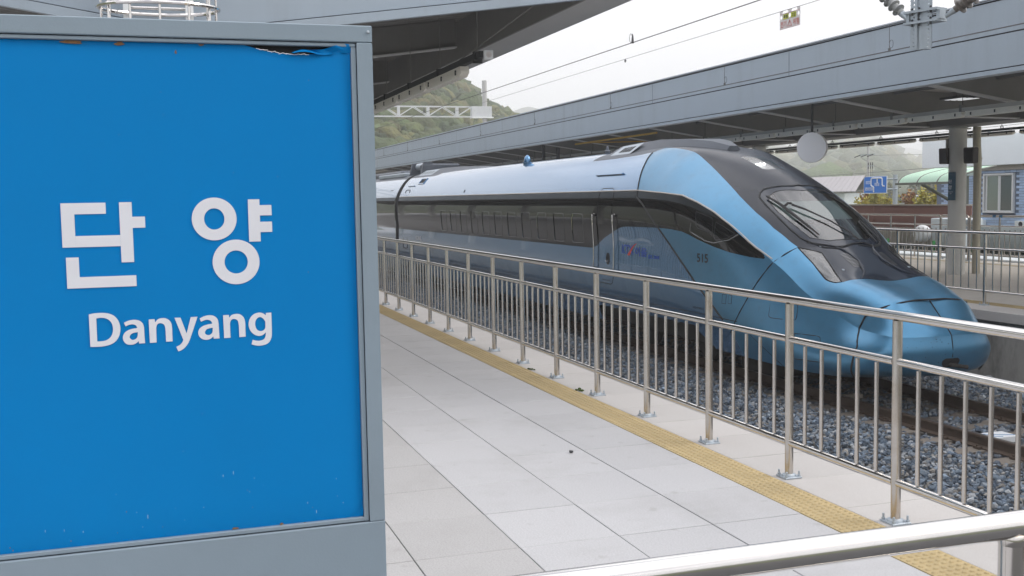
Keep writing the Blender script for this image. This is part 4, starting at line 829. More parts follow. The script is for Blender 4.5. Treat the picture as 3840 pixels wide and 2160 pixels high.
# things on the far column
X0c, Yc_ = -22.55, 19.08
t = empty('column_sign', (-22.46, 18.86, 1.85), 'narrow teal sign with white lettering fixed to the far column', 'sign')
b = MB(); b.box((-22.585, 18.835, 1.85), (-22.343, 18.86, 2.54), .003); b.build('plate', 'teal', t)
b = MB(); put_text(b, '단', -.19, 2.27, .105, .09, (-22.37, 18.8335, 0), UX, UZ, .02); put_text(b, '양', -.19, 2.12, .105, .10, (-22.37, 18.8335, 0), UX, UZ, .02); put_text(b, 'Danyang', -.205, 2.045, .16, .028, (-22.37, 18.8335, 0), UX, UZ); put_text(b, '丹陽', -.15, 2.0, .06, .03, (-22.37, 18.8335, 0), UX, UZ); b.build('lettering', 'white_print', t)
def speaker(x, y, z, yaw, lab):
    t = empty('loudspeaker', (x, y, z), lab, 'loudspeaker', 'loudspeakers on the far column'); c, s_ = math.cos(yaw), math.sin(yaw)
    u = (c, s_, 0); w = (-s_, c, 0)
    b = MB(); b.prism([(-.10, 0), (.10, 0), (.125, .03), (.135, .36), (.11, .39), (-.11, .39), (-.135, .36), (-.125, .03)], (x, y, z), u, (.02*-w[0], .02*-w[1], 1), tuple(.22*q for q in w)); b.build('case', 'speaker', t)
    b = MB(); b.prism([(-.095, .04), (.095, .04), (.105, .35), (-.105, .35)], (x-w[0]*.004, y-w[1]*.004, z), u, (.02*-w[0], .02*-w[1], 1), tuple(-.008*q for q in w)); b.build('grille', 'grille', t)
    b = MB(); b.obox((x+w[0]*.27, y+w[1]*.27, z+.2), tuple(.03*q for q in u), tuple(.06*q for q in w), (0, 0, .06)); b.build('bracket', 'dark_metal', t)
speaker(-22.83, 18.85, 2.75, R(-75), 'brown loudspeaker on the left side of the far column')
speaker(-22.02, 18.95, 2.74, R(18), 'black loudspeaker on the right side of the far column, grille towards us')
b = MB(); b.box((-22.80, 18.92, 3.13), (-22.75, 19.05, 3.38), .006); b.build('cable_box', 'canopy_soffit', label='small grey box high on the far column above the left speaker', cat='box')
t = empty('drain_pipe', (-22.47, 19.62, 0), 'weathered steel drain pipe standing beside the far column', 'pipe')
b = MB(); b.tube([(-22.47, 19.62, .0), (-22.47, 19.62, 2.85), (-22.465, 19.60, 3.05), (-22.44, 19.56, 3.25), (-22.44, 19.56, 3.66)], .097, 20); b.build('tube', 'pipe', t, smooth=50)
for z in (.33, 2.86, 3.55):
    b = MB(); b.cyl((-22.47 if z < 3 else -22.44, 19.62 if z < 3 else 19.56, z), (-22.47 if z < 3 else -22.44, 19.62 if z < 3 else 19.56, z+.03), .108, 20); b.build('clamp', 'pipe', t, smooth=40)
# hanging disc
t = empty('hanging_disc', (-22.0, 14.5, 2.79), 'white round drum hanging on a dark rod above the train nose', 'disc')
dn = np.array([.60, -.78, -.02]); dn /= np.linalg.norm(dn); dc = np.array([-21.97, 14.5, 3.132])
b = MB(); b.lathe([(.30, -.17), (.335, -.15), (.345, -.02), (.35, .0), (.342, .012), (.33, .014)], c=dc, axis=dn, n=48); b.build('drum', 'disc', t, smooth=30)
b = MB(); b.cyl((-22.03, 14.55, 3.44), (-22.03, 14.55, 4.30), .028, 10); b.build('rod', 'dark_metal', t, smooth=40)
b = MB(); b.box((-22.09, 14.5, 3.42), (-21.97, 14.6, 3.50)); b.build('bracket', 'dark_metal', t)

# ------------------------------------------------------------------ overhead line
def wire(name, pts, r, lab, cat='wire', group=None):
    b = MB(); b.tube(pts, r, 6); return b.build(name, 'wire', label=lab, cat=cat, group=group)
ZC = 4.20
ct = empty('catenary', (-20, 10.65, ZC), 'overhead contact wire with droppers crossing in front of the far canopy fascia', 'overhead wire')
b = MB(); b.tube([(-120, 10.65, ZC), (3, 10.65, ZC)], .009, 6); b.build('contact_wire', 'wire', ct)
b = MB(); b.tube([(x, 10.65, 4.575+.00001*(x+55)**2) for x in np.linspace(-120, 3, 40)], .008, 6); b.build('messenger_wire', 'wire', ct)
for x in (-51.9, -46.8, -41.3, -35.7, -30.2, -24.66, -19.1, -14.1, -8.6):
    b = MB(); b.cyl((x, 10.65, ZC+.02), (x, 10.65, 4.575+.00001*(x+55)**2), .0045, 5); d = b.build('dropper', 'wire', ct)
    b = MB(); b.tube([(x+.045+.045*math.cos(q), 10.65, ZC+.10+.06*math.sin(q)) for q in np.linspace(0, 6.28, 13)[:-1]], .004, 5, closed=True); b.build('loop', 'wire', d)
    b = MB(); b.obox((x, 10.65, ZC+.02), (.02, 0, 0), (0, .01, 0), (0, 0, .022)); b.build('clip', 'wire', d)
w1 = empty('contact_wire', (-20, 6.5, 4.22), 'thick overhead wire with a looped dropper clip against the white sky', 'overhead wire')
b = MB(); b.tube([(-120, 6.5, 4.24), (-15, 6.5, 4.235), (3, 6.5, 4.23)], .006, 6); b.build('cable', 'wire', w1)
for x in (-14.25, -26.6):
    b = MB(); b.tube([(x-.06+.045*math.cos(q), 6.5, 4.235+.07+.06*math.sin(q)) for q in np.linspace(0, 6.28, 13)[:-1]], .0035, 5, closed=True); b.build('loop', 'wire', w1)
    b = MB(); b.lathe([(.02, 0), (.017, .06), (.006, .13)], c=(x, 6.5, 4.225), n=8); b.build('clip', 'wire', w1)
w2 = empty('feeder_wire', (-20, 8.2, 4.55), 'thin overhead wire carrying the high voltage warning plate', 'overhead wire')
b = MB(); b.tube([(-120, 8.2, 4.56), (-14, 8.2, 4.545), (3, 8.2, 4.535)], .0034, 6); b.build('cable', 'wire', w2)
for x in (-18.3, -30):
    b = MB(); b.lathe([(.012, 0), (.02, .03), (.006, .06)], c=(x, 8.2, 4.49), n=8); b.build('clip', 'wire', w2)
# warning plate on the thin wire
wp = empty('warning_plate', (-12.9, 8.2, 4.3), 'white high voltage warning plate with red lettering hanging on the thin wire', 'warning sign')
sx = 8.2/6.6; xo, zo_ = -12.95, 4.36; W_, H_ = .49, .185
UW = np.array([1, 0, .0]); 
b = MB()
def plate_holes(b, org, w, h, holes, nx=40, nzz=18, th=.004):
    pass
top_z = 4.545
b.prism([(-W_/2, -.245), (W_/2, -.245), (W_/2, -.12), (-W_/2, -.12)], (xo, 8.2, top_z), UX, UZ, (0, .004, 0))
# upper part carries three round openings
def holed(b, x0, x1, z0, z1, cx, cz, r, n=20):
    """rectangle with a round opening, as a ring of quads"""
    t = np.linspace(0, 2*math.pi, n, endpoint=False); inner = [(cx+r*math.cos(q), cz+r*math.sin(q)) for q in t]; outer = []
    for q in t:
        dx, dz = math.cos(q), math.sin(q); k = min(((x1-cx) if dx > 0 else (x0-cx))/dx if abs(dx) > 1e-6 else 9e9, ((z1-cz) if dz > 0 else (z0-cz))/dz if abs(dz) > 1e-6 else 9e9); outer.append((cx+dx*k, cz+dz*k))
    v = [(xo+a, 8.2, top_z+c) for a, c in inner]+[(xo+a, 8.2, top_z+c) for a, c in outer]+[(xo+a, 8.204, top_z+c) for a, c in inner]+[(xo+a, 8.204, top_z+c) for a, c in outer]
    f = []
    for k in range(n):
        j = (k+1) % n; f += [(k, j, n+j, n+k), (2*n+k, 3*n+k, 3*n+j, 2*n+j), (k, 2*n+k, 2*n+j, j)]
    b.add(v, f)
    for (ax, az) in ((x0, z0), (x1, z0), (x1, z1), (x0, z1)): pass
holed(b, -W_/2, -.145, -.12, -.04, -.21, -.085, .026); holed(b, -.145, .145, -.12, -.04, 0, -.078, .028); holed(b, .145, W_/2, -.12, -.04, .21, -.085, .026)
for a, c in ((-.245, -.19), (-.03, .03), (.19, .245)): b.prism([(a, -.04), (c, -.04), (c+(.02 if a < 0 else 0), 0), (a-(.02 if a > -.1 else 0), 0)], (xo, 8.2, top_z), UX, UZ, (0, .004, 0))
b.build('plate', 'plate', wp)
b = MB(); b.box((xo-.155, 8.1985, top_z-.118), (xo-.03, 8.1995, top_z-.052)); b.box((xo+.03, 8.1985, top_z-.118), (xo+.155, 8.1995, top_z-.052)); b.build('yellow_field', 'yellow', wp)
b = MB(); put_text(b, '특별', -.148, -.11, .105, .05, (xo, 8.1975, top_z), UX, UZ, .03); put_text(b, '고압', .04, -.11, .105, .05, (xo, 8.1975, top_z), UX, UZ, .03)
for (a, c, d, e_) in ((-.16, -.122, .16, -.119), (-.16, -.052, .16, -.049)): b.box((xo+a, 8.1972, top_z+c), (xo+d, 8.198, top_z+e_))
b.build('lettering', 'print_black', wp)
b = MB(); put_text(b, '전기', -.225, -.225, .145, .085, (xo, 8.1985, top_z), UX, UZ, .03); put_text(b, '위험', .08, -.225, .145, .085, (xo, 8.1985, top_z), UX, UZ, .03); put_text(b, '!', -.006, -.205, .012, .045, (xo, 8.1985, top_z), UX, UZ, .02)
for p, q in (((-.05, -.22), (.05, -.22)), ((.05, -.22), (0, -.14)), ((0, -.14), (-.05, -.22))): b.cyl((xo+p[0], 8.198, top_z+p[1]), (xo+q[0], 8.198, top_z+q[1]), .004, 6)
b.box((xo-W_/2+.004, 8.1978, top_z-.043), (xo+W_/2-.004, 8.1995, top_z-.039)); b.box((xo-W_/2+.004, 8.1978, top_z-.243), (xo+W_/2-.004, 8.1995, top_z-.240))
b.build('lettering', 'print_red', wp)
# drop post with insulators
dp = empty('drop_post', (-9.35, 7.5, 3.52), 'galvanised perforated drop post carrying two insulators at the top right', 'overhead line support')
def perforated(b, p, u, v, w, h0, h1, step, r):
    """plate strip p + a*u + z, with a column of round holes down the middle"""
    z = h0
    while z < h1-.001:
        z1_ = min(z+step, h1); n = 12; t = np.linspace(0, 2*math.pi, n, endpoint=False); cz = (z+z1_)/2; inn = []; out = []
        for q in t:
            dx, dz = math.cos(q), math.sin(q); inn.append((r*dx, cz+r*dz)); k = min(w/2/abs(dx) if abs(dx) > 1e-6 else 9e9, (z1_-z)/2/abs(dz) if abs(dz) > 1e-6 else 9e9); out.append((dx*k, cz+dz*k))
        V_ = []
        for d in (0, .008):
            for lst in (inn, out): V_ += [np.array(p)+np.array(u)*a+np.array(v)*d+np.array([0, 0, c]) for a, c in lst]
        f = []
        for k in range(n):
            j = (k+1) % n; f += [(k, j, n+j, n+k), (2*n+k, 3*n+k, 3*n+j, 2*n+j), (k, 2*n+k, 2*n+j, j)]
        b.add(V_, f); z = z1_
Dx, Dy = -9.345, 7.5; ua = np.array([.955, .30, 0]); va = np.array([-.30, .955, 0])
b = MB()
b.obox(np.array([Dx, Dy, 4.6])-ua*.012, ua*.034, va*.05, (0, 0, 1.08)); b.build('web', 'galv', dp)
b = MB(); perforated(b, np.array([Dx, Dy, 0])-ua*.105-va*.06, ua, va, .085, 3.53, 5.6, .042, .010); perforated(b, np.array([Dx, Dy, 0])+ua*.058-va*.055, ua, va, .072, 3.52, 5.6, .042, .010); perforated(b, np.array([Dx, Dy, 0])-ua*.105+va*.05, ua, va, .20, 3.53, 5.6, .042, .012); b.build('perforated_channel', 'galv', dp)
for z in (3.79, 3.90):
    b = MB(); b.obox(np.array([Dx, Dy, z])-ua*.02, ua*.19, va*.09, (0, 0, .012)); b.build('clamp_plate', 'galv', dp)
b = MB(); b.obox(np.array([Dx, Dy, 3.845])-ua*.185, ua*.02, va*.05, (0, 0, .045)); b.obox(np.array([Dx, Dy, 3.845])+ua*.16, ua*.02, va*.05, (0, 0, .045)); b.build('bracket', 'galv', dp)
b = MB()
for z in (3.79, 3.90):
    for a in (-.12, -.04, .09): b.cyl(np.array([Dx, Dy, z-.035])+ua*a-va*.07, np.array([Dx, Dy, z+.035])+ua*a-va*.07, .011, 6)
b.build('bolts', 'dark_metal', dp)
def insulator(p, q, r, n, m, lab):
    t = empty('insulator', tuple(p), lab, 'insulator', 'insulators on the drop post'); p = np.array(p); q = np.array(q); L_ = np.linalg.norm(q-p); d = (q-p)/L_
    prof = [(.022, 0), (.028, .06), (.035, .065), (.035, .10)]
    h = .11
    for k in range(n): prof += [(r*.62, h), (r, h+.012), (r, h+.020), (r*.62, h+.034)]; h += (L_-.15)/n
    prof += [(.03, L_-.03), (.02, L_)]
    b = MB(); b.lathe(prof, c=p, axis=d, n=20); b.build('sheds', m, t, smooth=35)
    b = MB(); b.lathe([(.02, -.05), (.024, .0), (.034, .04), (.034, .08)], c=p, axis=d, n=12); b.build('end_fitting', 'galv', t, smooth=35)
insulator(np.array([Dx, Dy, 3.87])-ua*.24, np.array([Dx, Dy, 4.45])-ua*.83, .068, 9, 'porcelain_grey', 'grey ribbed insulator leaning left from the drop post')
insulator(np.array([Dx, Dy, 3.84])+ua*.26, np.array([Dx, Dy, 4.22])+ua*.98, .085, 9, 'porcelain', 'brown thick insulator leaning right from the drop post')
# gantry far down the line
g = empty('gantry', (-82.5, 25, 0), 'white lattice gantry on a tall round pole in front of the wooded hill', 'gantry')
b = MB(); b.cyl((-82.5, 25, -1.4), (-82.5, 25, 11.22), .185, 16); b.build('pole', 'pole', g, smooth=40)
b = MB(); b.box((-82.75, 23.9, 8.40), (-82.25, 25.5, 9.22), .01); b.build('end_plate', 'gantry', g)
b = MB(); b.box((-82.85, 23.9, 8.32), (-82.15, 25.6, 8.40)); b.build('end_plate', 'white', g)
for x in (-82.75, -82.30):
    for z in (8.42, 9.18):
        b = MB(); b.box((x, -2, z-.035), (x+.06, 23.9, z+.035)); b.build('chord', 'gantry', g)
for x in (-82.72, -82.27):
    for k in range(16):
        y = 23.9-k*1.15
        b = MB(); b.cyl((x, y, 8.45 if k % 2 else 9.15), (x, y-1.15, 9.15 if k % 2 else 8.45), .03, 6); b.build('lattice_bar', 'gantry', g)
        if k % 2: b = MB(); b.box((x-.04, y-.06, 8.47), (x+.04, y+.06, 9.13)); b.build('lattice_post', 'gantry', g)
b = MB(); b.box((-82.6, 13.4, 9.24), (-82.35, 13.9, 11.5)); b.build('drop_bracket', 'galv', g)
for i, (y, z0, z1, r_, lab) in enumerate([(4.5, 6.1, 5.9, .012, 'upper of the thin wires crossing the hill below the gantry'), (5.6, 5.75, 5.6, .014, 'thick wire crossing the hill in front of the gantry'), (7.4, 5.9, 5.8, .010, 'lowest wire crossing the hill below the gantry')]):
    wire('line_wire', [(-200, y+3, z0+2.5), (-86, y+1, z0), (-60, y, z1)], r_, lab, group='line wires in front of the hill')

# ------------------------------------------------------------------ beyond the far platform
t = empty('mesh_fence', (-28, 24.9, -1.4), 'low dark mesh fence with green posts behind the far platform', 'fence')
b = MB()
for k in range(110): b.cyl((-36+.14*k, 24.9, -.5), (-36+.14*k, 24.9, .28), .012, 4)
for z in (-.4, -.2, 0, .2): b.box((-36, 24.885, z-.012), (-20.5, 24.915, z+.012))
b.box((-36, 24.93, -1.4), (-20.5, 24.94, .26)); b.build('wire_mesh', 'mesh', t)
for x in (-35.4, -33.0, -30.52, -28.62, -26.2, -23.8): 
    b = MB(); b.box((x-.05, 24.86, -1.45), (x+.05, 24.96, .42)); b.build('post', 'green', t)
# white screen walls behind it
def panels(name, x0, x1, y, z0, z1, w, m, lab, cat, pn='panel', cap=None):
    t = empty(name, ((x0+x1)/2, y, z0), lab, cat); x = x0; k = 0
    while x < x1-.01:
        xe = min(x+w, x1); b = MB(); b.box((x+.006, y+(k % 2)*.008, z0), (xe-.006, y+.05+(k % 2)*.008, z1), .004); b.build(pn, m, t); x = xe; k += 1
    if cap: b = MB(); b.box((x0-.02, y-.03, z1+.002), (x1+.02, y+.09, z1+.05)); b.build('capping', cap, t)
    return t
panels('screen_wall', -30.2, -19.5, 26.0, -1.45, .92, 1.1, 'bld_white', 'pale white panel screen behind the rear fence in front of the building', 'screen')
b = MB(); b.box((-31.9, 25.9, -1.45), (-30.3, 26.7, 1.14), .02); b2 = b.build('white_cabinet', 'bld_white', label='tall white cabinet standing behind the rear fence left of the column', cat='cabinet')
b = MB(); b.box((-30.75, 25.86, .80), (-29.6, 25.98, 1.10), .01); b.build('grey_louvre', 'galv', label='grey louvred box on the white cabinet beside the column', cat='box')
panels('block_wall', -46, -32.0, 26.2, -1.45, .76, 1.4, 'stone_wall', 'pale block wall below the brown wall behind the rear fence', 'wall', pn='block_panel')
b = MB(); b.lathe([(.30*math.cos(q)+.005, .30*math.sin(q)) for q in np.linspace(-1.55, 1.55, 13)], c=(-31.6, 25.3, .62), axis=(0, 0, 1), n=20); tk = b.build('white_tank', 'white', label='round white tank standing before the block wall left of the column', cat='tank', smooth=50)
b = MB(); b.cyl((-31.6, 25.3, -1.45), (-31.6, 25.3, .35), .12, 12); b.build('stand', 'stone_wall', tk)
panels('brown_wall', -60, -31.2, 27.0, -1.45, 1.55, 2.6, 'brown', 'reddish brown wall with a pale capping beyond the rear fence', 'wall', cap='stone_wall')
# pale blue brick building
BY = 32.0
bd = empty('brick_building', (-36, BY, -1.45), 'pale blue brick building with a deep white fascia at the right edge', 'building')
BXL = -39.6
b = MB(); b.box((BXL+.5, BY+.03, -1.45), (-20, BY+8, 3.0)); b.build('wall', 'mortar', bd)
b = MB(); b.box((BXL, BY-.35, 3.055), (-20, BY+8.4, 4.25), .01); b.build('fascia', 'bld_white', bd)
b = MB(); b.box((BXL+.3, BY-.1, 2.86), (-20, BY+.02, 3.05)); b.build('soffit_trim', 'canopy_soffit', bd)
WX0, WX1, WZ0, WZ1 = -36.24, -34.60, 1.165, 2.73
bk = MB(); bk.box((-.145, -.03, -.046), (.145, .03, .046), .005); bk = bk.mesh('brick', 'brick'); nb_ = 0
rest = MB(); z = 2.80; row = 0
while z > -1.4:
    x = -38.6+(row % 2)*.152
    while x < -30.2:
        if not (x+.145 > WX0-.02 and x-.145 < WX1+.02 and z+.046 > WZ0-.02 and z-.046 < WZ1+.02):
            if -38.3 < x < -33.4 and z > .55 and nb_ < 290: inst('brick', bk, bd, (x, BY+.0+RNG.normal()*.003, z)); nb_ += 1
            else: rest.box((x-.145, BY-.03, z-.046), (x+.145, BY+.03, z+.046))
        x += .304
    z -= .1045; row += 1
rest.build('brickwork', 'brick', bd, kind='stuff')
wn = MB(); 
for (a, c, d, e_) in ((WX0, WZ0, WX1, WZ0+.07), (WX0, WZ1-.07, WX1, WZ1), (WX0, WZ0+.07, WX0+.07, WZ1-.07), (WX1-.07, WZ0+.07, WX1, WZ1-.07)): wn.box((a, BY-.09, c), (d, BY+.02, e_), .006)
wn = wn.build('window', 'white', bd)
xm = (WX0+WX1)/2+.02
for (a, d, mm, n_) in ((WX0+.18, xm, 'glass_pale', -.05), (xm+.05, WX1-.075, 'glass_dark', -.03)):
    b = MB(); b.box((a+.03, BY+n_+.012, WZ0+.10), (d-.02, BY+n_+.018, WZ1-.10)); b.build('pane', mm, wn)
    b = MB()
    for (p, q, r_, s_) in ((a-.03, WZ0+.075, a+.028, WZ1-.075), (d-.018, WZ0+.075, d+.03, WZ1-.075), (a+.03, WZ0+.075, d-.02, WZ0+.098), (a+.03, WZ1-.098, d-.02, WZ1-.075)): b.box((p, BY+n_-.012, q), (r_, BY+n_+.022, s_), .003)
    b.build('sash', 'white', wn)
b = MB(); b.box((WX0+.34, BY-.036, 2.18), (xm-.03, BY-.026, 2.22)); b.build('curtain_rail', 'canopy_steel', wn)
for x, lab in ((-36.28, 'small white vent unit on the blue brick wall below the window'), (-33.95, 'outdoor air unit with a round fan on the blue brick wall')):
    t = empty('air_unit', (x, BY-.3, .6), lab, 'air unit'); b = MB(); b.box((x-.24, BY-.35, .62), (x+.24, BY-.06, .88), .01); b.build('case', 'bld_white', t)
    b = MB(); b.lathe([(.10, 0), (.10, .01), (.03, .012)], c=(x+.06, BY-.3505, .75), axis=(0, -1, 0), n=20); b.build('fan_grille', 'grille', t)
    b = MB(); b.box((x-.1, BY-.33, .55), (x+.1, BY-.03, .615)); b.build('bracket', 'galv', t)
# green curved shelter
sh = empty('shelter', (-35, 28.6, -1.45), 'shelter with a curved pale green roof on dark frames left of the column', 'shelter')
SX0, SX1 = -36.30, -33.0
prof = [(0.0, 2.42), (.06, 2.52), (.16, 2.62), (.32, 2.70), (.6, 2.78), (1.1, 2.88), (1.7, 2.98)]
for i, (xa, xb) in enumerate(zip(np.arange(SX0, SX1, 1.12), np.arange(SX0, SX1, 1.12)+1.12)):
    b = MB(); v = []
    for x in (xa+.03, xb-.03): v += [(x, 27.9+p, z) for p, z in prof]
    n = len(prof); b.add(v, [(k, k+1, n+k+1, n+k) for k in range(n-1)]); b.build('roof_sheet', 'shelter_sheet', sh, smooth=60)
for x in np.arange(SX0, SX1+.1, 1.12):
    b = MB(); b.tube([(x, 27.9+p, z-.02) for p, z in prof], .035, 8); b.build('rib', 'shelter_frame', sh, smooth=40)
b = MB(); b.box((SX0-.12, 27.84, 2.33), (SX1, 27.94, 2.415)); b.build('eaves_beam', 'shelter_frame', sh)
b = MB(); b.cyl((SX0, 28.5, 2.75), (SX1, 28.5, 2.75), .03, 8); b.build('purlin', 'shelter_frame', sh)
b = MB(); b.box((-33.98, 29.0, -1.45), (-33.82, 29.15, 2.85)); b.build('post', 'shelter_frame', sh)
b = MB(); b.cyl((-35.05, 28.0, 2.36), (-33.95, 29.05, 1.40), .065, 8); b.build('brace', 'shelter_frame', sh)
b = MB(); b.box((-34.15, 28.6, 2.62), (-33.3, 28.95, 2.88), .01); b.build('gutter_box', 'bld_white', sh)
# road sign
rs = empty('road_sign', (-53, 40.1, -1.45), 'blue road sign with white lane arrows on a steel pole', 'road sign')
SY = 40.0; sx0, sx1, sz0, sz1 = -55.19, -53.05, 1.99, 2.985
b = MB(); b.prism([(sx0+.12, sz1), (sx0, sz1-.10), (sx0, sz0), (sx1, sz0), (sx1, sz1)], (0, SY, 0), UX, UZ, (0, .03, 0)); b.build('rim', 'white', rs)
b = MB(); b.prism([(sx0+.13, sz1-.03), (sx0+.03, sz1-.12), (sx0+.03, sz0+.03), (sx1-.03, sz0+.03), (sx1-.03, sz1-.03)], (0, SY-.004, 0), UX, UZ, (0, .003, 0)); b.build('panel', 'road_blue', rs)
b = MB(); f_ = lambda x, y: (sx0+(x-190)/417*2.14, SY-.012, sz1-(y-490)/305*.99)
for pts in ([(375, 745), (378, 690), (365, 675), (335, 660), (328, 640), (328, 550), (335, 530), (350, 523), (510, 523), (525, 532), (530, 550), (530, 640), (540, 665), (570, 670)], [(440, 523), (438, 580)]): b.tube([f_(*p) for p in pts], .042, 6)
for c in ((375, 750), (438, 585)): 
    p = f_(*c); b.add([(p[0]-.09, p[1], p[2]), (p[0]+.09, p[1], p[2]), (p[0], p[1], p[2]-.11)], [(0, 1, 2)])
b.build('arrows', 'white', rs)
b = MB()
for body, x0, y0, x1, y1 in (('버스', 236, 622, 306, 578), ('택시', 396, 660, 470, 615), ('P', 226, 738, 262, 692), ('주차장', 276, 736, 356, 694)):
    a = f_(x0, y0); c = f_(x1, y1); put_text(b, body, a[0]+.03, a[2]+.03, c[0]-a[0]-.06, c[2]-a[2]-.06, (0, SY-.010, 0), UX, UZ, .02)
    for p, q in (((x0, y0), (x1, y0)), ((x1, y0), (x1, y1)), ((x1, y1), (x0, y1)), ((x0, y1), (x0, y0))): b.cyl(f_(*p), f_(*q), .010, 4)
b.build('lettering', 'white', rs)
b = MB(); b.cyl((-52.5, 40.15, -1.45), (-52.5, 40.15, 3.03), .135, 14); b.build('pole', 'galv', rs, smooth=40)
for z in (2.79, 2.22): b = MB(); b.cyl((sx1-.1, 40.08, z), (-52.2, 40.08, z), .05, 10); b.build('bracket', 'galv', rs, smooth=40)
# distant lamp post, power pole, wires
b = MB(); b.cyl((-49.4, 42, -1.45), (-49.4, 42, 1.5), .07, 8); b.cyl((-49.35, 42, 1.45), (-49.35, 42, 2.2), .05, 8); b.box((-49.45, 41.9, 2.1), (-49.2, 42.1, 2.5)); b.build('lamp_post', 'galv', label='thin grey post with a small box under the green shelter roof', cat='post')
b = MB(); b.cyl((-51.7, 41, -1.45), (-51.7, 41, 1.75), .10, 10); b.lathe([(.10, 0), (.11, .05), (.02, .12)], c=(-51.7, 41, 1.75), n=10); b.build('short_post', 'pole', label='short grey post just right of the road sign pole', cat='post', smooth=40)
pp = empty('power_pole', (-95.9, 70, -1.45), 'tall concrete power pole with cross arms behind the road sign', 'power pole')
b = MB(); b.cyl((-95.9, 70, -1.45), (-95.9, 70, 6.9), .19, 12, r2=.12); b.build('pole', 'pole', pp, smooth=40)
for z, w_ in ((5.88, 1.25), (4.72, .55)):
    b = MB(); b.box((-95.9-(w_ if z > 5 else -.05), 69.86, z-.04), (-95.9+(w_ if z > 5 else 1.0), 69.94, z+.04)); b.build('cross_arm', 'galv', pp)
    for k in range(3):
        x = -95.9+(w_*(k-1)*.85 if z > 5 else .2+.34*k); b = MB()
        if z > 5: b.cyl((x-.05, 69.9, z), (x-.55, 69.5, z-.22), .055, 6)
        else: b.cyl((x, 69.9, z-.3), (x, 69.9, z+.35), .05, 6)
        b.build('insulator', 'dark_metal', pp)
        if z < 5: b = MB(); b.cyl((x+.1, 69.9, z-1.6), (x, 69.9, z-.3), .02, 4); b.build('lead', 'wire', pp)
for i, (p, q, lab) in enumerate([((-140, 70, 7.4), (-40, 66, 7.6), 'highest thin power line across the hazy hill'), ((-130, 60, 3.2), (-30, 55, 4.6), 'low power line crossing just above the road sign'), ((-110, 120, 7.3), (-96, 70, 5.8), 'power line running back from the pole to the left'), ((-125, 95, 4.6), (-97, 70, 5.6), 'second power line slanting down left from the pole')]):
    m_ = ((p[0]+q[0])/2, (p[1]+q[1])/2, (p[2]+q[2])/2-.25); wire('power_line', [p, m_, q], .02, lab, group='power lines before the hazy hill')
cs = empty('catenary_pole', (-46.5, 41.5, -1.45), 'distant mast with slanted brackets above the building roof', 'mast')
b = MB(); b.cyl((-45.6, 40.5, -1.45), (-45.6, 40.5, 5.1), .07, 8); b.cyl((-45.2, 40.5, 4), (-45.2, 40.5, 4.9), .05, 8); b.build('mast', 'galv', cs)
for s_ in (0, .7, 1.4):
    b = MB(); b.cyl((-45.2+s_, 40.4, 4.62-.05*s_), (-44.6+s_, 40.3, 4.75-.05*s_), .04, 6); b.build('bracket', 'dark_metal', cs)
# grey roofed house
hs = empty('house', (-62, 50, -1.45), 'low house with a grey ribbed sheet roof left of the road sign', 'house')
b = MB(); b.box((-90, 50.6, -1.45), (-72.2, 53.6, 2.0)); b.build('wall', 'bld_white', hs)
A0, A1, B0, B1 = (-95, 52, 3.35), (-71.55, 52, 3.35), (-95, 50, 2.165), (-69.98, 50, 2.165)
L_ = lambda a, c, t: tuple(a[i]+(c[i]-a[i])*t for i in range(3))
for k in range(40):
    t0, t1 = k/40, (k+.95)/40
    b = MB(); p = [L_(A0, A1, t0), L_(A0, A1, t1), L_(B0, B1, t1), L_(B0, B1, t0)]; b.add([*p, *[(x, y, z-.05) for x, y, z in p]], [(0, 1, 2, 3), (7, 6, 5, 4), (0, 4, 5, 1), (1, 5, 6, 2), (2, 6, 7, 3), (3, 7, 4, 0)]); b.build('roof_sheet', 'roof_grey', hs)
b = MB(); b.add([(-95, 52, 3.34), (-71.6, 52, 3.34), (-71.6, 54, 2.17), (-95, 54, 2.17)], [(0, 1, 2, 3)]); b.build('roof', 'roof_grey', hs)
# small trees beyond the brown wall
def tree(x, y, z0, h, wd, n, cols, lab, cat='tree', group=None, ls=.10, sd=1):
    rg = np.random.default_rng(sd); t = empty('tree', (x, y, z0), lab, cat, group)
    b = MB(); tw = [(x, y, z0), (x+.03*h*rg.normal(), y, z0+h*.35), (x+.04*h*rg.normal(), y, z0+h*.62), (x, y, z0+h*.92)]; b.tube(tw, [.06*h**.7, .045*h**.7, .03*h**.7, .01], 7); tips = []
    for k in range(9):
        s_ = .3+.6*k/9; a = rg.uniform(0, 6.28); p = np.array([x, y, z0+h*s_]); q = p+np.array([math.cos(a)*wd*(.75-.45*s_), math.sin(a)*wd*(.75-.45*s_), h*.14]); b.tube([p, (p+q)/2+[0, 0, .03*h], q], [.02*h**.7, .014*h**.7, .006], 5); tips.append(q); tips.append((p+q)/2)
    tips.append(np.array(tw[-1])); b.build('trunk', 'bark', t, smooth=50)
    C_ = np.array(tips); c = C_[rg.integers(0, len(C_), n)]+rg.normal(size=(n, 3))*np.array([wd*.17, wd*.17, h*.075])
    nn = rg.normal(size=(n, 3)); nn /= np.linalg.norm(nn, axis=1)[:, None]; u = np.cross(nn, rg.normal(size=(n, 3))); u /= np.linalg.norm(u, axis=1)[:, None]; w = np.cross(nn, u)
    s_ = ls*rg.lognormal(0, .3, n)[:, None]; V = np.stack([c-u*s_*.5, c+w*s_*.42, c+u*s_*.5, c-w*s_*.42], 1); i = np.arange(n)*4
    F = np.r_[np.c_[i, i+1, i+2], np.c_[i, i+2, i+3]]; pc = np.array(cols)[rg.integers(0, len(cols), n)]*rg.lognormal(0, .2, n)[:, None]
    link('crown', raw_mesh('crown', V.reshape(-1, 3), F, 'leaf', tint=np.clip(np.repeat(pc, 4, 0), .01, 1)), (0, 0, 0), None); o = COL.objects[-1]
    o.parent = t; o.location = -Vector((x, y, z0)); return t
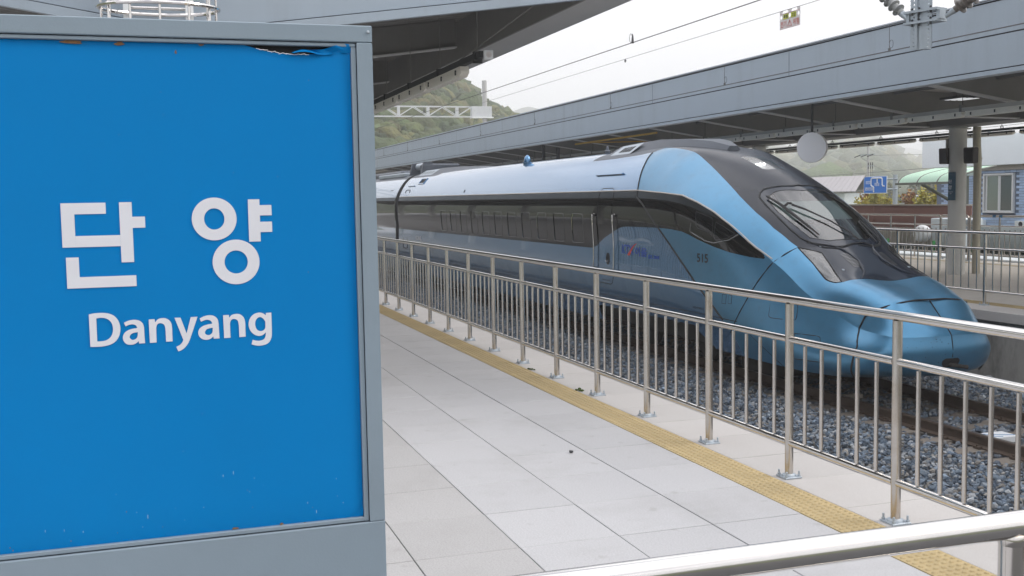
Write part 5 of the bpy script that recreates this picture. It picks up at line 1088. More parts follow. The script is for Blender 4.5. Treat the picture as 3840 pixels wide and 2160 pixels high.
YEL = [(.42, .34, .04), (.36, .31, .05), (.30, .30, .06)]; RED = [(.24, .10, .04), (.20, .09, .03), (.26, .15, .04)]; GRN = [(.04, .065, .025), (.05, .075, .03), (.07, .09, .035)]
for i, (x, y, h, wd, cols, lab) in enumerate([
    (-55.1, 41, 3.42, .9, YEL, 'yellow leaved tree whose pointed top stands under the road sign'), (-56.3, 41.0, 3.0, 1.0, YEL, 'yellow bush left of the pointed yellow tree, below the road sign'), (-54.1, 41, 3.06, 1.0, YEL, 'yellow bush touching the road sign pole'),
    (-47.3, 38.0, 3.3, .8, YEL, 'yellow tree under the shelter roof left of its brace'), (-46.3, 38.2, 3.25, .8, YEL, 'yellow tree between the shelter brace and its post'), (-45.5, 38.0, 3.35, .8, YEL, 'yellow tree just left of the far column'),
    (-57.4, 42, 3.2, 1.0, RED, 'rust red bush behind the train nose slope, left of the yellow bushes'), (-52.9, 41.5, 3.2, 1.0, RED, 'rust red bush between the road sign and the shelter')]):
    tree(x, y, -1.45, h, wd, 2600, cols, lab, group='small autumn trees beyond the brown wall', ls=.13, sd=20+i)
rg = np.random.default_rng(77)
for k in range(26):
    x = -184+3.0*k+rg.normal()*1.0; y = 116+rg.normal()*7; h = rg.uniform(4.0, 5.0)
    tree(x, y, -1.45, h, 4.2, 1500, GRN if k % 5 else [(.09, .09, .03), (.07, .085, .03)], 'dark green tree in the hazy row beyond the brown wall', group='dark trees beyond the yellow trees', ls=.42, sd=100+k)

# ------------------------------------------------------------------ the train
# shell surface: control curves along the train (X, crown, shoulder, crease, flank, sill, skirt), near half, mirrored
TYC=10.65
# X, ztop, y1,z1, yc,zc, k | X3,y3,z3 | X4,y4,z4 | X5,y5,z5
TK=np.array([
[-12.65,0.05,0,0.05,0,0.05,1,-12.62,0,-0.2,-12.72,0,-0.46,-13.25,0,-0.6],
[-12.68,0.085,0.2,0.078,0.32,0.05,1,-12.65,0.33,-0.2,-12.76,0.31,-0.46,-13.28,0.28,-0.6],
[-12.75,0.16,0.36,0.142,0.58,0.046,1,-12.72,0.6,-0.2,-12.84,0.58,-0.46,-13.32,0.5,-0.6],
[-12.85,0.26,0.49,0.232,0.74,0.045,1,-12.82,0.8,-0.2,-12.96,0.8,-0.46,-13.4,0.68,-0.61],
[-13,0.39,0.6,0.34,0.85,0.06,1,-12.97,0.96,-0.2,-13.1,0.98,-0.46,-13.5,0.84,-0.61],
[-13.15,0.515,0.67,0.45,0.885,0.073,1,-13.13,1.04,-0.2,-13.24,1.09,-0.46,-13.6,0.97,-0.62],
[-13.35,0.59,0.73,0.5,0.91,0.092,1,-13.34,1.1,-0.19,-13.43,1.17,-0.46,-13.72,1.06,-0.62],
[-13.55,0.645,0.78,0.56,0.93,0.127,1,-13.55,1.13,-0.17,-13.62,1.21,-0.46,-13.86,1.13,-0.62],
[-13.97,0.745,0.84,0.675,1.012,0.293,1,-13.97,1.18,-0.12,-14,1.28,-0.45,-14.15,1.22,-0.62],
[-14.25,0.885,0.86,0.735,1.055,0.405,0.95,-14.25,1.22,-0.06,-14.27,1.33,-0.44,-14.36,1.28,-0.62],
[-14.6,1.075,0.86,0.875,1.105,0.56,0.9,-14.6,1.275,0.04,-14.6,1.38,-0.4,-14.65,1.33,-0.61],
[-15.1,1.345,0.87,1.15,1.16,0.855,0.8,-15.1,1.36,0.2,-15.1,1.44,-0.32,-15.12,1.39,-0.6],
[-15.6,1.66,0.93,1.45,1.245,1.12,0.7,-15.6,1.425,0.34,-15.6,1.49,-0.26,-15.6,1.425,-0.59],
[-16,1.92,0.97,1.655,1.3,1.31,0.6,-16,1.465,0.45,-16,1.515,-0.2,-16,1.45,-0.58],
[-16.5,2.2,0.96,1.895,1.365,1.575,0.5,-16.5,1.505,0.6,-16.5,1.535,-0.15,-16.5,1.465,-0.57],
[-17.1,2.47,0.93,2.19,1.43,1.835,0.4,-17.1,1.535,0.75,-17.1,1.55,-0.1,-17.1,1.475,-0.56],
[-18.15,2.815,0.88,2.62,1.492,2.095,0.25,-18.15,1.565,0.9,-18.15,1.565,-0.05,-18.15,1.48,-0.55],
[-19,2.975,0.8,2.91,1.515,2.15,0.12,-19,1.575,0.95,-19,1.57,0,-19,1.48,-0.55],
[-20,3.06,0.93,2.975,1.525,2.18,0,-20,1.575,0.98,-20,1.57,0,-20,1.48,-0.55],
[-21.5,3.07,0.93,2.985,1.53,2.19,0,-21.5,1.575,1,-21.5,1.57,0,-21.5,1.48,-0.55],
[-45,3.07,0.93,2.985,1.53,2.19,0,-45,1.575,1,-45,1.57,0,-45,1.48,-0.55]])
def pchip(x,y,xi):
    x=np.asarray(x,float);y=np.asarray(y,float)
    h=np.diff(x);d=np.diff(y)/h
    m=np.zeros(len(x));m[0]=d[0];m[-1]=d[-1]
    for i in range(1,len(x)-1):
        if d[i-1]*d[i]>0:
            w1=2*h[i]+h[i-1];w2=h[i]+2*h[i-1]
            m[i]=(w1+w2)/(w1/d[i-1]+w2/d[i])
    i=np.clip(np.searchsorted(x,xi)-1,0,len(h)-1)
    t=(xi-x[i])/h[i]
    return ((2*t**3-3*t**2+1)*y[i]+(t**3-2*t**2+t)*h[i]*m[i]+(-2*t**3+3*t**2)*y[i+1]+(t**3-t**2)*h[i]*m[i+1])
def tsection(X):
    """X array -> control rows"""
    kx=-TK[:,0]
    # arc-ish param so the blunt tip is smooth
    return [pchip(kx,TK[:,c],-X) for c in range(1,TK.shape[1])]
def herm(P,Q,a,b,t):
    t=t[:,None]
    return (2*t**3-3*t**2+1)*P+(t**3-2*t**2+t)*a+(-2*t**3+3*t**2)*Q+(t**3-t**2)*b
def unit(v):
    n=np.linalg.norm(v); return v/n if n>1e-9 else v*0
def tsurf(Xs,nu=(10,8),nl=(10,8,6)):
    """near half (y>=0) of the train shell: upper grid and lower grid of (X,y,z)"""
    c=tsection(np.asarray(Xs,float))
    zt,y1,z1,yc,zc,k,X3,y3,z3,X4,y4,z4,X5,y5,z5=c
    U=[];L=[]
    for i,X in enumerate(Xs):
        P0=np.array([X,0,zt[i]]);P1=np.array([X,y1[i],z1[i]]);P2=np.array([X,yc[i],zc[i]])
        P3=np.array([X3[i],y3[i],z3[i]]);P4=np.array([X4[i],y4[i],z4[i]]);P5=np.array([X5[i],y5[i],z5[i]])
        l0=np.linalg.norm(P1-P0);l1=np.linalg.norm(P2-P1);l2=np.linalg.norm(P3-P2);l3=np.linalg.norm(P4-P3);l4=np.linalg.norm(P5-P4)
        t1=unit(unit(P1-P0)*l1+unit(P2-P1)*l0) if l0>1e-6 else np.array([0,1.,0])
        ts=unit(unit(P2-P1)*l2+unit(P3-P2)*l1)
        ta=unit(ts*(1-k[i])+unit(P2-P1)*k[i]); tb=unit(ts*(1-k[i])+unit(P3-P2)*k[i])
        t3=unit(unit(P3-P2)*l3+unit(P4-P3)*l2); t4=unit(unit(P4-P3)*l4+unit(P5-P4)*l3)
        a=herm(P0,P1,np.array([0,1.,0])*l0,t1*l0,np.linspace(0,1,nu[0]+1))
        b=herm(P1,P2,t1*l1,ta*l1,np.linspace(0,1,nu[1]+1))
        U.append(np.r_[a,b[1:]])
        d=herm(P2,P3,tb*l2,t3*l2,np.linspace(0,1,nl[0]+1))
        e=herm(P3,P4,t3*l3,t4*l3,np.linspace(0,1,nl[1]+1))
        f=herm(P4,P5,t4*l4,unit(P5-P4)*l4,np.linspace(0,1,nl[2]+1))
        L.append(np.r_[d,e[1:],f[1:]])
    return np.array(U),np.array(L)
def tstations(dense=1.0):
    a=-12.65-np.linspace(0,1,int(40*dense))**2*1.35
    b=np.arange(-14.0-.06/dense,-20.0,-.06/dense)
    c=np.arange(-20.0,-41.85,-.25/dense)
    return np.r_[a,b,c]

def psdf(P, poly, closed=True):
    """signed distance of 2D points to a polygon (negative inside); plain distance for an open line"""
    P = np.asarray(P, float); A = np.array(poly, float); B = np.roll(A, -1, 0)
    if not closed: A, B = A[:-1], B[:-1]
    d2 = np.full(len(P), 1e18); ins = np.zeros(len(P), bool)
    for a, b in zip(A, B):
        e = b-a; w = P-a; t = np.clip((w@e)/max(e@e, 1e-12), 0, 1); q = w-t[:, None]*e; d2 = np.minimum(d2, (q*q).sum(1))
        if closed:
            c = (a[1] <= P[:, 1]) != (b[1] <= P[:, 1])
            with np.errstate(all='ignore'): xi = a[0]+(P[:, 1]-a[1])/(b[1]-a[1])*e[0]
            ins ^= c & (P[:, 0] < xi)
    d = np.sqrt(d2); return np.where(ins, -d, d) if closed else d
def clip(T, fn):
    """split a triangle soup T (n,3,6: position, normal) at fn = 0; returns (inside < 0, outside)"""
    if not len(T): return T, T
    f = fn(T[:, :, :3].reshape(-1, 3)).reshape(-1, 3); s = f < 0; k = s.sum(1)
    ins, out = [T[k == 3]], [T[k == 0]]
    for want, A_, B_ in ((1, ins, out), (2, out, ins)):
        m = k == want; t = T[m]; g = f[m]; sg_ = s[m] if want == 1 else ~s[m]
        i0 = sg_.argmax(1); r = np.arange(len(t)); a, b, c = t[r, i0], t[r, (i0+1) % 3], t[r, (i0+2) % 3]; fa, fb, fc = g[r, i0], g[r, (i0+1) % 3], g[r, (i0+2) % 3]
        p = a+(b-a)*(fa/(fa-fb))[:, None]; q = a+(c-a)*(fa/(fa-fc))[:, None]
        A_.append(np.stack([a, p, q], 1)); B_.append(np.stack([p, b, c], 1)); B_.append(np.stack([p, c, q], 1))
    return np.concatenate(ins), np.concatenate(out)
XZ = lambda P: P[:, [0, 2]]
def XYa(P): return np.c_[P[:, 0], np.abs(P[:, 1])]
def soup(G):
    """grid (n,m,3) -> triangle soup with smooth normals"""
    du = np.gradient(G, axis=0); dv = np.gradient(G, axis=1); N = np.cross(du, dv); N /= np.maximum(np.linalg.norm(N, axis=2, keepdims=True), 1e-9)
    Q = np.concatenate([G, N], 2); a, b, c, d = Q[:-1, :-1], Q[1:, :-1], Q[1:, 1:], Q[:-1, 1:]
    T = np.concatenate([np.stack([a, b, c], 2).reshape(-1, 3, 6), np.stack([a, c, d], 2).reshape(-1, 3, 6)])
    ar = np.linalg.norm(np.cross(T[:, 1, :3]-T[:, 0, :3], T[:, 2, :3]-T[:, 0, :3]), axis=1)
    return T[ar > 1e-10]
def shell(Xs):
    U, L = tsurf(Xs, (14, 10), (12, 8, 6)); return soup(U), soup(L)
def emit_part(name, T, m, parent, side='both', push=0.0, **kw):
    """triangle soup of the near half -> object with custom normals; side: both / near / far"""
    if not len(T): return None
    P, N = T[:, :, :3].copy(), T[:, :, 3:].copy()
    nn = np.linalg.norm(N, axis=2, keepdims=True); N /= np.maximum(nn, 1e-9)
    if push: P = P+N*push*(-1 if PUSH_SIGN < 0 else 1)
    sets = []
    if side in ('both', 'near'): sets.append((P*np.array([1, -1, 1]), N*np.array([1, -1, 1]), False))
    if side in ('both', 'far'): sets.append((P, N, True))
    V = []; NN = []; 
    for p, n_, fl in sets:
        if fl: p, n_ = p[:, ::-1], n_[:, ::-1]
        V.append(p); NN.append(n_)
    V = np.concatenate(V).reshape(-1, 3); NN = np.concatenate(NN).reshape(-1, 3)
    key = np.round(np.c_[V*2000, NN*40]).astype(np.int64); _, first, inv = np.unique(key, axis=0, return_index=True, return_inverse=True)
    inv = inv.reshape(-1, 3); F = inv[(inv[:, 0] != inv[:, 1]) & (inv[:, 1] != inv[:, 2]) & (inv[:, 0] != inv[:, 2])]
    Vw, Nw = V[first]+np.array([0, TYC, 0]), NN[first]
    g = np.cross(Vw[F[:, 1]]-Vw[F[:, 0]], Vw[F[:, 2]]-Vw[F[:, 0]]); flip = (g*Nw[F[:, 0]]).sum(1) < 0; F[flip] = F[flip][:, ::-1]
    c = Vw.mean(0); me = raw_mesh(name, Vw-c, F, m, smooth=True)
    o = link(name, me, Vector(c), parent, **kw)
    if len(me.vertices) == len(Nw): me.normals_split_custom_set_from_vertices(Nw.tolist())
    return o
PUSH_SIGN = 1
train = empty('high_speed_train', (-12.65, TYC, -1.0), 'light blue high speed train with a black window band and dark sloping nose', 'train')
_U, _L = shell(tstations(1.6))
# make normals point outwards (near half has y >= 0: outward = +y)
def outward(T):
    T = T.copy(); k = (T[:, :, 4].mean() < 0)
    if k: T[:, :, 3:] *= -1
    return T
_U = _U if _U[:, :, 5].mean() > 0 else np.concatenate([_U[:, :, :3], -_U[:, :, 3:]], 2)
_L = _L if _L[:, :, 4].mean() > 0 else np.concatenate([_L[:, :, :3], -_L[:, :, 3:]], 2)
MASK = [(-13.965, -.1), (-13.955, .30), (-13.985, .62), (-14.07, .79), (-14.20, .855), (-14.316, .878), (-14.418, .890), (-14.759, .854), (-15.0, .845), (-15.195, .848), (-15.367, .893), (-15.763, .962), (-16.266, .98), (-16.857, .963), (-17.572, .896), (-18.204, .827), (-19.194, .735), (-19.7, .755), (-20.13, .775), (-20.17, -.1)]
HOODB = [(-13.9, -.1), (-13.9, 1.2), (-15.22, 1.2), (-15.21, .87), (-15.10, .74), (-14.99, .55), (-14.875, .37), (-14.89, .14), (-14.95, -.1)]
WSO = [(-14.955, -.1), (-14.93, .08), (-14.875, .33), (-14.969, .52), (-15.136, .634), (-15.31, .73), (-15.545, .778), (-15.872, .797), (-16.322, .782), (-16.546, .752), (-16.63, .70), (-16.69, .589), (-16.62, .35), (-16.54, .1), (-16.51, -.1)]
CLEAR = [(-15.09, -.1), (-15.09, .18), (-15.095, .35), (-15.253, .60), (-15.666, .69), (-15.991, .735), (-16.33, .70), (-16.46, .62), (-16.50, .50), (-16.49, .40), (-16.42, .18), (-16.37, -.1)]
HEADL = [(-15.205, .858), (-15.079, .766), (-14.887, .628), (-14.612, .674), (-14.111, .802), (-14.20, .85), (-14.316, .870), (-14.418, .876), (-14.804, .844)]
ROOFL = [(-18.02, .0), (-18.07, .25), (-17.661, .235), (-17.33, .225), (-17.27, .17), (-17.27, -.1), (-18.02, -.1)]
HATX = [-.75, -.50, -.30, -.131, -.02, .05, .116, .19, .28, .36, .442, .49, .515, .56]
HATV = [-13.36, -13.345, -13.335, -13.338, -13.416, -13.46, -13.485, -13.475, -13.433, -13.349, -13.192, -13.125, -13.11, -13.05]
def hat(P): return np.interp(P[:, 2], HATX, HATV)-P[:, 0]
BAND = [(-62, 2.196), (-19.85, 2.193), (-18.722, 2.132), (-18.011, 2.079), (-17.479, 1.955), (-16.939, 1.778), (-16.451, 1.551), (-15.996, 1.306), (-15.564, 1.099), (-15.42, 1.03), (-15.60, 1.043), (-15.874, 1.06), (-16.316, 1.114), (-16.777, 1.199), (-17.311, 1.315), (-17.598, 1.389), (-17.839, 1.438), (-18.226, 1.470), (-18.7, 1.487), (-20.2, 1.484), (-20.42, 1.474), (-20.60, 1.44), (-20.822, 1.385), (-21.434, 1.209), (-21.86, 1.03), (-22.0, .995), (-22.2, .985), (-62, .985)]
CABW = [(-17.54, 1.445), (-17.523, 1.596), (-17.501, 1.746), (-17.461, 1.836), (-17.38, 1.90), (-17.133, 1.838), (-16.726, 1.675), (-16.386, 1.51), (-16.23, 1.42), (-16.406, 1.325), (-16.784, 1.263), (-17.036, 1.294), (-17.311, 1.375)]
CABP1 = [(-17.424, 1.80), (-17.013, 1.71), (-16.928, 1.685), (-16.882, 1.604), (-16.856, 1.43), (-17.294, 1.51), (-17.356, 1.568)]
CABP2 = [(-16.819, 1.62), (-16.653, 1.565), (-16.31, 1.425), (-16.453, 1.352), (-16.745, 1.316), (-16.8, 1.373)]
DOOR = [(-21.70, .27), (-21.71, 2.10), (-21.69, 2.20), (-21.62, 2.262), (-21.10, 2.262), (-20.99, 2.21), (-20.94, 2.10), (-20.93, .40), (-20.98, .29), (-21.08, .262)]
FRONTX = lambda P: P[:, 0]+20.0
ups, rest = clip(_U, lambda P: psdf(XYa(P), MASK))
hood, mask = clip(ups, lambda P: psdf(XYa(P), HOODB))
headl, hood = clip(hood, lambda P: psdf(XYa(P), HEADL))
hl2, mask = clip(mask, lambda P: psdf(XYa(P), HEADL)); headl = np.concatenate([headl, hl2])
ws, mask = clip(mask, lambda P: psdf(XYa(P), WSO)); ws2, hood = clip(hood, lambda P: psdf(XYa(P), WSO)); ws = np.concatenate([ws, ws2])
clear, wsur = clip(ws, lambda P: psdf(XYa(P), CLEAR))
rl, mask = clip(mask, lambda P: psdf(XYa(P), ROOFL))
droof, rest = clip(rest, lambda P: np.minimum(psdf(XYa(P), [(-20.17, -.1), (-20.17, .93), (-20.9, 1.02), (-22.0, 1.06), (-23.3, 1.07), (-23.15, .95), (-22.9, .7), (-22.9, -.1)]), psdf(XYa(P), [(-37.0, -.1), (-37.0, .6), (-37.6, 1.0), (-38.2, 1.04), (-62, 1.06), (-62, -.1)])))
S = np.concatenate([rest, _L])
# gaps: thin dark strips along panel joints
GAPS_XZ = [([(-20.292, 2.95), (-20.123, 2.734), (-19.985, 2.462), (-19.844, 2.193), (-19.79, 2.06), (-19.469, 1.927), (-18.711, 1.45), (-17.876, .884), (-17.424, .589), (-16.991, .336), (-16.65, .13), (-16.4, -.02)], .022),
           ([(-15.213, 1.224), (-15.362, 1.011), (-15.648, .575), (-16.03, -.014), (-16.18, -.22)], .012), ([(-45, .016), (-16.94, .018), (-16.68, .006), (-15.98, -.01)], .007)]
LINES = [([(-15.223, .386), (-15.206, .172), (-15.19, .145), (-15.144, .13), (-14.67, .127), (-14.64, .15), (-14.635, .194), (-14.675, .373), (-14.70, .39), (-15.20, .40), (-15.223, .386)], .006),
         ([(-16.457, .41), (-16.34, .41), (-16.34, .255), (-16.457, .255), (-16.457, .41)], .005), ([(-16.275, .41), (-16.18, .41), (-16.18, .268), (-16.275, .268), (-16.275, .41)], .005),
         ([(-14.59, -.063), (-14.17, -.055), (-14.09, -.07), (-14.062, -.126), (-13.938, -.424), (-14.501, -.441), (-14.59, -.063)], .006), ([(-15.593, -.188), (-15.171, -.403), (-14.81, -.606)], .005),
         ([(-21.5, .335), (-21.12, .335)], .006)]
gaps = []
cover, S = clip(S, hat)
BOG = [(-21.9, -.23), (-17.44, -.217), (-17.36, -.262), (-17.24, -.345), (-16.80, -.54), (-16.60, -.75), (-21.6, -.75)]
BOG2 = [(-41.3, -.23), (-36.9, -.23), (-36.6, -.75), (-41.5, -.75)]
_, S = clip(S, lambda P: np.minimum(psdf(XZ(P), BOG), psdf(XZ(P), BOG2)))
slot, cover = clip(cover, lambda P: np.where(P[:, 0] > -12.9, psdf(np.c_[np.abs(P[:, 1]), P[:, 2]], [(-.1, -.27), (.10, -.265), (.15, -.285), (.15, -.35), (.10, -.40), (-.1, -.40)]), 1.0))
band, S = clip(S, lambda P: np.where(P[:, 1] > .5, psdf(XZ(P), BAND), 1.0))
cabw, band = clip(band, lambda P: psdf(XZ(P), CABW)); cp1, cabw = clip(cabw, lambda P: psdf(XZ(P), CABP1)); cp2, cabw = clip(cabw, lambda P: psdf(XZ(P), CABP2))
doorb, band = clip(band, lambda P: psdf(XZ(P), DOOR)); doorl, S = clip(S, lambda P: psdf(XZ(P), DOOR))
def rrect(x0, x1, z0, z1, r, n=4):
    pts = []
    for cx, cz, a0 in ((x1-r, z1-r, 0), (x0+r, z1-r, 90), (x0+r, z0+r, 180), (x1-r, z0+r, 270)):
        pts += [(cx+r*math.cos(R(a0+90*k/n)), cz+r*math.sin(R(a0+90*k/n))) for k in range(n+1)]
    return pts
WIN = [(-22.905-1.1835*k) for k in range(11)]
wins = []
for xc in WIN:
    poly = rrect(xc-.355, xc+.355, 1.07, 1.72, .085); w, band = clip(band, lambda P, poly=poly: psdf(XZ(P), poly)); wins.append((w, poly))
SEAMZ = [-.75, -.3, -.02, .34, .59, .884, 1.45, 1.927, 2.06, 2.193, 2.462, 2.734, 2.95, 3.2]; SEAMX = [-15.75, -16.05, -16.4, -16.96, -17.4, -17.86, -18.71, -19.47, -19.79, -19.844, -19.985, -20.123, -20.29, -20.4]
front, back = clip(S, lambda P: np.interp(P[:, 2], SEAMZ, SEAMX)-P[:, 0])
emit_part('body_shell', back, 'train_blue', train); emit_part('nose_shell', front, 'nose_blue', train)
emit_part('roof_mask', mask, 'train_mask', train); emit_part('hood', hood, 'train_hood', train); dr_a, dr_b = clip(droof, lambda P: -30-P[:, 0]); emit_part('dark_roof', dr_a, 'train_grey', train); emit_part('dark_roof', dr_b, 'train_grey', train)
wsu = emit_part('windscreen', wsur, 'train_hood', train); emit_part('glass', clear, 'windscreen', wsu)
emit_part('coupler_cover', cover, 'nose_blue', train); emit_part('coupler_slot', slot, 'black', train)
emit_part('window_band', band, 'train_black', train, 'near'); emit_part('window_band', band, 'train_black', train, 'far')
for sd_ in ('near', 'far'):
    h = emit_part('headlight', headl, 'lens', train, sd_); 
    cw = emit_part('cab_window', cabw, 'train_black', train, sd_); emit_part('pane', cp1, 'window', cw, sd_); emit_part('pane', cp2, 'window', cw, sd_)
    d_top, d_low = clip(doorl, lambda P: 1.9-P[:, 2]); d_ = emit_part('cab_door', d_low, 'train_blue', train, sd_); emit_part('top_panel', d_top, 'train_blue', d_, sd_); emit_part('upper_panel', doorb, 'train_black', d_, sd_)
RL = emit_part('roof_lamp', rl, 'lens', train)
# ---- sections used to lay things on the side
def sec(X):
    U, L = tsurf([X], (14, 10), (12, 8, 6)); return np.r_[U[0], L[0]]
_sc = {}
def side_y(X, z):
    k = round(X/.05); 
    if k not in _sc: s_ = sec(k*.05)[8:]; o_ = np.argsort(s_[:, 2]); _sc[k] = (s_[o_, 2], s_[o_, 1])
    return float(np.interp(z, *_sc[k]))
def roof_z(X, y):
    U, L = tsurf([X], (14, 10), (12, 8, 6)); return float(np.interp(abs(y), U[0][:, 1], U[0][:, 2]))
def on_side(pts, off): return [(x, TYC-side_y(x, z)-off, z) for x, z in pts]
for w, poly in wins:
    wf = emit_part('window', w, 'window', train, 'near', push=-.012)
    b = MB(); b.tube(on_side(poly, .002), .0042, 6, closed=True); b.build('frame', 'rim', wf, smooth=60)
def dense(pts, step=.06, closed=False):
    P = [np.array(p, float) for p in pts]; out = []
    for a_, b_ in zip(P[:-1], P[1:]):
        n_ = max(1, int(np.linalg.norm(b_-a_)/step)); out += [a_+(b_-a_)*k/n_ for k in range(n_)]
    return out+[P[-1]]
def ribbon(b, P3, w, sink=.55):
    b.tube(P3, w, 6)
for sgn in (1, -1):
    mir = lambda q: [(x, TYC-sgn*(TYC-y), z) for x, y, z in q]
    b = MB()
    for ln, w in GAPS_XZ: b = MB(); ribbon(b, mir(on_side(dense(ln), -w*.25)), w); b.build('panel_gap', 'gap', train)
    for ln, w in LINES: b = MB(); ribbon(b, mir(on_side(dense(ln), -w*.2)), w); b.build('hatch_outline', 'gap', train)
    b = MB(); ribbon(b, mir(on_side(dense(DOOR+DOOR[:1]), -.002)), .009); b.build('door_outline', 'gap', train)
    hl = [(-13.335, -.60), (-13.338, -.131), (-13.42, -.02), (-13.495, .116), (-13.433, .28), (-13.349, .36)]
    q = [(x, TYC-sgn*side_y(x, z), z) for x, z in dense(hl[:4], .04)]
    H3 = [(-13.438, .867, .28), (-13.349, .818, .36), (-13.192, .704, .442), (-13.111, .478, .50), (-13.125, .25, .520), (-13.125, 0, .520)]
    q += [(x, TYC-sgn*(y+.004), z+.006) for x, y, z in dense(H3, .05)]
    b = MB(); b.tube(q, .014, 6); b.build('cover_gap', 'gap', train)
    b = MB(); b.tube(mir(on_side(dense(CABW[-4:]+CABW[:1]+CABW[:1]) if False else dense(CABW[8:]+CABW[:2]), .003)), .010, 6); b.build('cab_window_rim', 'rim', train, smooth=50)
    b = MB(); b.tube(mir(on_side(dense([(-41.7, 2.205), (-19.85, 2.202), (-18.72, 2.142), (-18.0, 2.09), (-17.479, 1.967), (-16.939, 1.79), (-16.451, 1.563), (-15.996, 1.318), (-15.564, 1.111), (-15.42, 1.04)], .2), .0)), .017, 6); b.build('band_reflection', 'band_reflection', train, smooth=50)  # painted reflection: beige line along the band top, in place of mirrored paving
    for pl_ in (CABP1, CABP2):
        b = MB(); b.tube(mir(on_side(dense(pl_+pl_[:1]), .002)), .007, 6); b.build('pane_seal', 'gap', train)
b = MB(); b.tube(dense([(-13.118, TYC, .512), (-12.972, TYC, .37), (-12.80, TYC, .212), (-12.70, TYC, .112), (-12.652, TYC, .05), (-12.626, TYC, -.10), (-12.628, TYC, -.25)], .03), .009, 6); b.build('cover_seam', 'gap', train)
# door furniture
for X, z0, z1 in ((-21.87, .56, 1.70), (-20.79, .50, 1.70)):
    b = MB(); p = on_side([(X, z) for z in np.linspace(z0, z1, 9)], .055); b.tube([(X, p[0][1]+.05, z0-.02)]+p+[(X, p[-1][1]+.05, z1+.02)], .017, 8); hr = b.build('grab_rail', 'steel_polish', train, smooth=50)
    b = MB(); b.cyl(p[0], (X, p[0][1]+.07, z0), .03, 10); b.cyl(p[-1], (X, p[-1][1]+.07, z1), .03, 10); b.build('bracket', 'rubber', hr)
b = MB(); b.add(on_side([(-21.22+.10*math.cos(t), .79+.125*math.sin(t)) for t in np.linspace(0, 6.28, 19)[:-1]], .004), [tuple(range(18))]); dh = b.build('door_handle', 'gap', train)
b = MB(); b.tube(on_side([(-21.29, .745), (-21.22, .73), (-21.16, .75)], .03), .012, 6); b.build('lever', 'steel_polish', dh)
# lettering on the flank
def side_text(b, body, x0, x1, z0, z1, bold=.02, off=.004, slant=0.0):
    V_, F_ = text_geo(body, bold); s_ = V_.max(0); A_ = x0+V_[:, 0]/s_[0]*(x1-x0); B_ = z0+V_[:, 1]/s_[1]*(z1-z0); A_ = A_+slant*(B_-z0)
    b.add([(x, TYC-side_y(x, z)-off, z) for x, z in zip(A_, B_)], F_)
b = MB(); side_text(b, '515', -17.32, -16.95, .912, 1.068, .02); b.build('lettering', 'print_black', train)
b = MB(); side_text(b, 'KT', -20.50, -20.17, .93, 1.115, .022, slant=.10); side_text(b, 'X', -20.19, -19.93, .93, 1.115, .025)
side_text(b, '이음', -19.86, -19.31, .905, 1.09, .03); side_text(b, 'EUM', -19.24, -18.78, .885, .955, .02); b.build('lettering', 'ktx_blue', train)
b = MB()
sw = [(-20.23, .91), (-20.12, .985), (-20.0, 1.075), (-19.87, 1.135), (-19.74, 1.165), (-19.87, 1.115), (-19.98, 1.04), (-20.06, .955), (-20.11, .905)]
b.add(on_side(sw, .007), [(0, 1, 7, 8), (1, 2, 6, 7), (2, 3, 5, 6), (3, 4, 5)]); b.build('red_swoosh', 'ktx_red', train)
b = MB(); side_text(b, 'KORAIL', -38.85, -38.0, .64, .80, .03); b.build('lettering', 'white_print', train)
b = MB(); side_text(b, '101901', -17.42, -17.05, .085, .125, .0); b.build('lettering', 'print_black', train)
rgb_ = np.random.default_rng(3); b = MB()
for k in range(46):
    z = rgb_.uniform(-.35, .03) if k < 34 else rgb_.uniform(.1, .4); y = rgb_.uniform(.05, .8)
    if z < .04: x = np.interp(y, [0, .33, .6, .8], [-12.625, -12.65, -12.72, -12.82]); n_ = np.array([.9, -.35, .1])
    else: x = np.interp(z, [.1, .4], [-12.75, -13.02]); n_ = np.array([.6, -.3, .7]); z = roof_z(x, y)
    s_ = rgb_.uniform(.003, .008); u_ = np.array([.3, .9, 0]); u_ /= np.linalg.norm(u_); w_ = np.cross(n_, u_); w_ /= np.linalg.norm(w_); c_ = np.array([x, TYC-y, z])+n_*.004
    b.add([c_+s_*(np.cos(q)*u_*1.2+np.sin(q)*w_*.8) for q in np.linspace(0, 6.28, 7)[:-1]], [tuple(range(6))])
b.build('insect_marks', 'gap', train, kind='stuff')
# roof furniture -------------------------------------------------
def fairing(x0, x1, zb, zt, y0, y1, ramp0, ramp1, name='roof_fairing', m='train_grey'):
    b = MB(); v = []
    for x, z, k in ((x0, zb, 1.0), (x0+ramp0, zt, .0), (x1-ramp1*.55, zt-.01, 0.0), (x1-ramp1*.2, zt-.10, .3), (x1, zb+.02, 1.0)):
        ya = y1+(y0-y1)*k
        v += [(x, TYC-y0, zb), (x, TYC-ya, z), (x, TYC+ya, z), (x, TYC+y0, zb)]
    f = [(0, 1, 2, 3), (16, 19, 18, 17)]+[(l*4+i, l*4+i+1, l*4+5+i, l*4+4+i) for l in range(4) for i in range(3)]
    b.add(v, f); return b.build(name, m, train, smooth=25)
def fairing2(prof):
    b = MB(); v = []
    for x, z, yb, yt in prof:
        zb = roof_z(x, yb)-.02; zt_ = max(z, zb+.01)
        v += [(x, TYC-yb, zb), (x, TYC-yt, zt_), (x, TYC+yt, zt_), (x, TYC+yb, zb)]
    m = len(prof); f = [(0, 1, 2, 3), tuple(4*(m-1)+q for q in (3, 2, 1, 0))]+[(l*4+i, l*4+i+1, l*4+5+i, l*4+4+i) for l in range(m-1) for i in range(3)]
    b.add(v, f); return b.build('roof_fairing', 'train_grey', train, smooth=25)
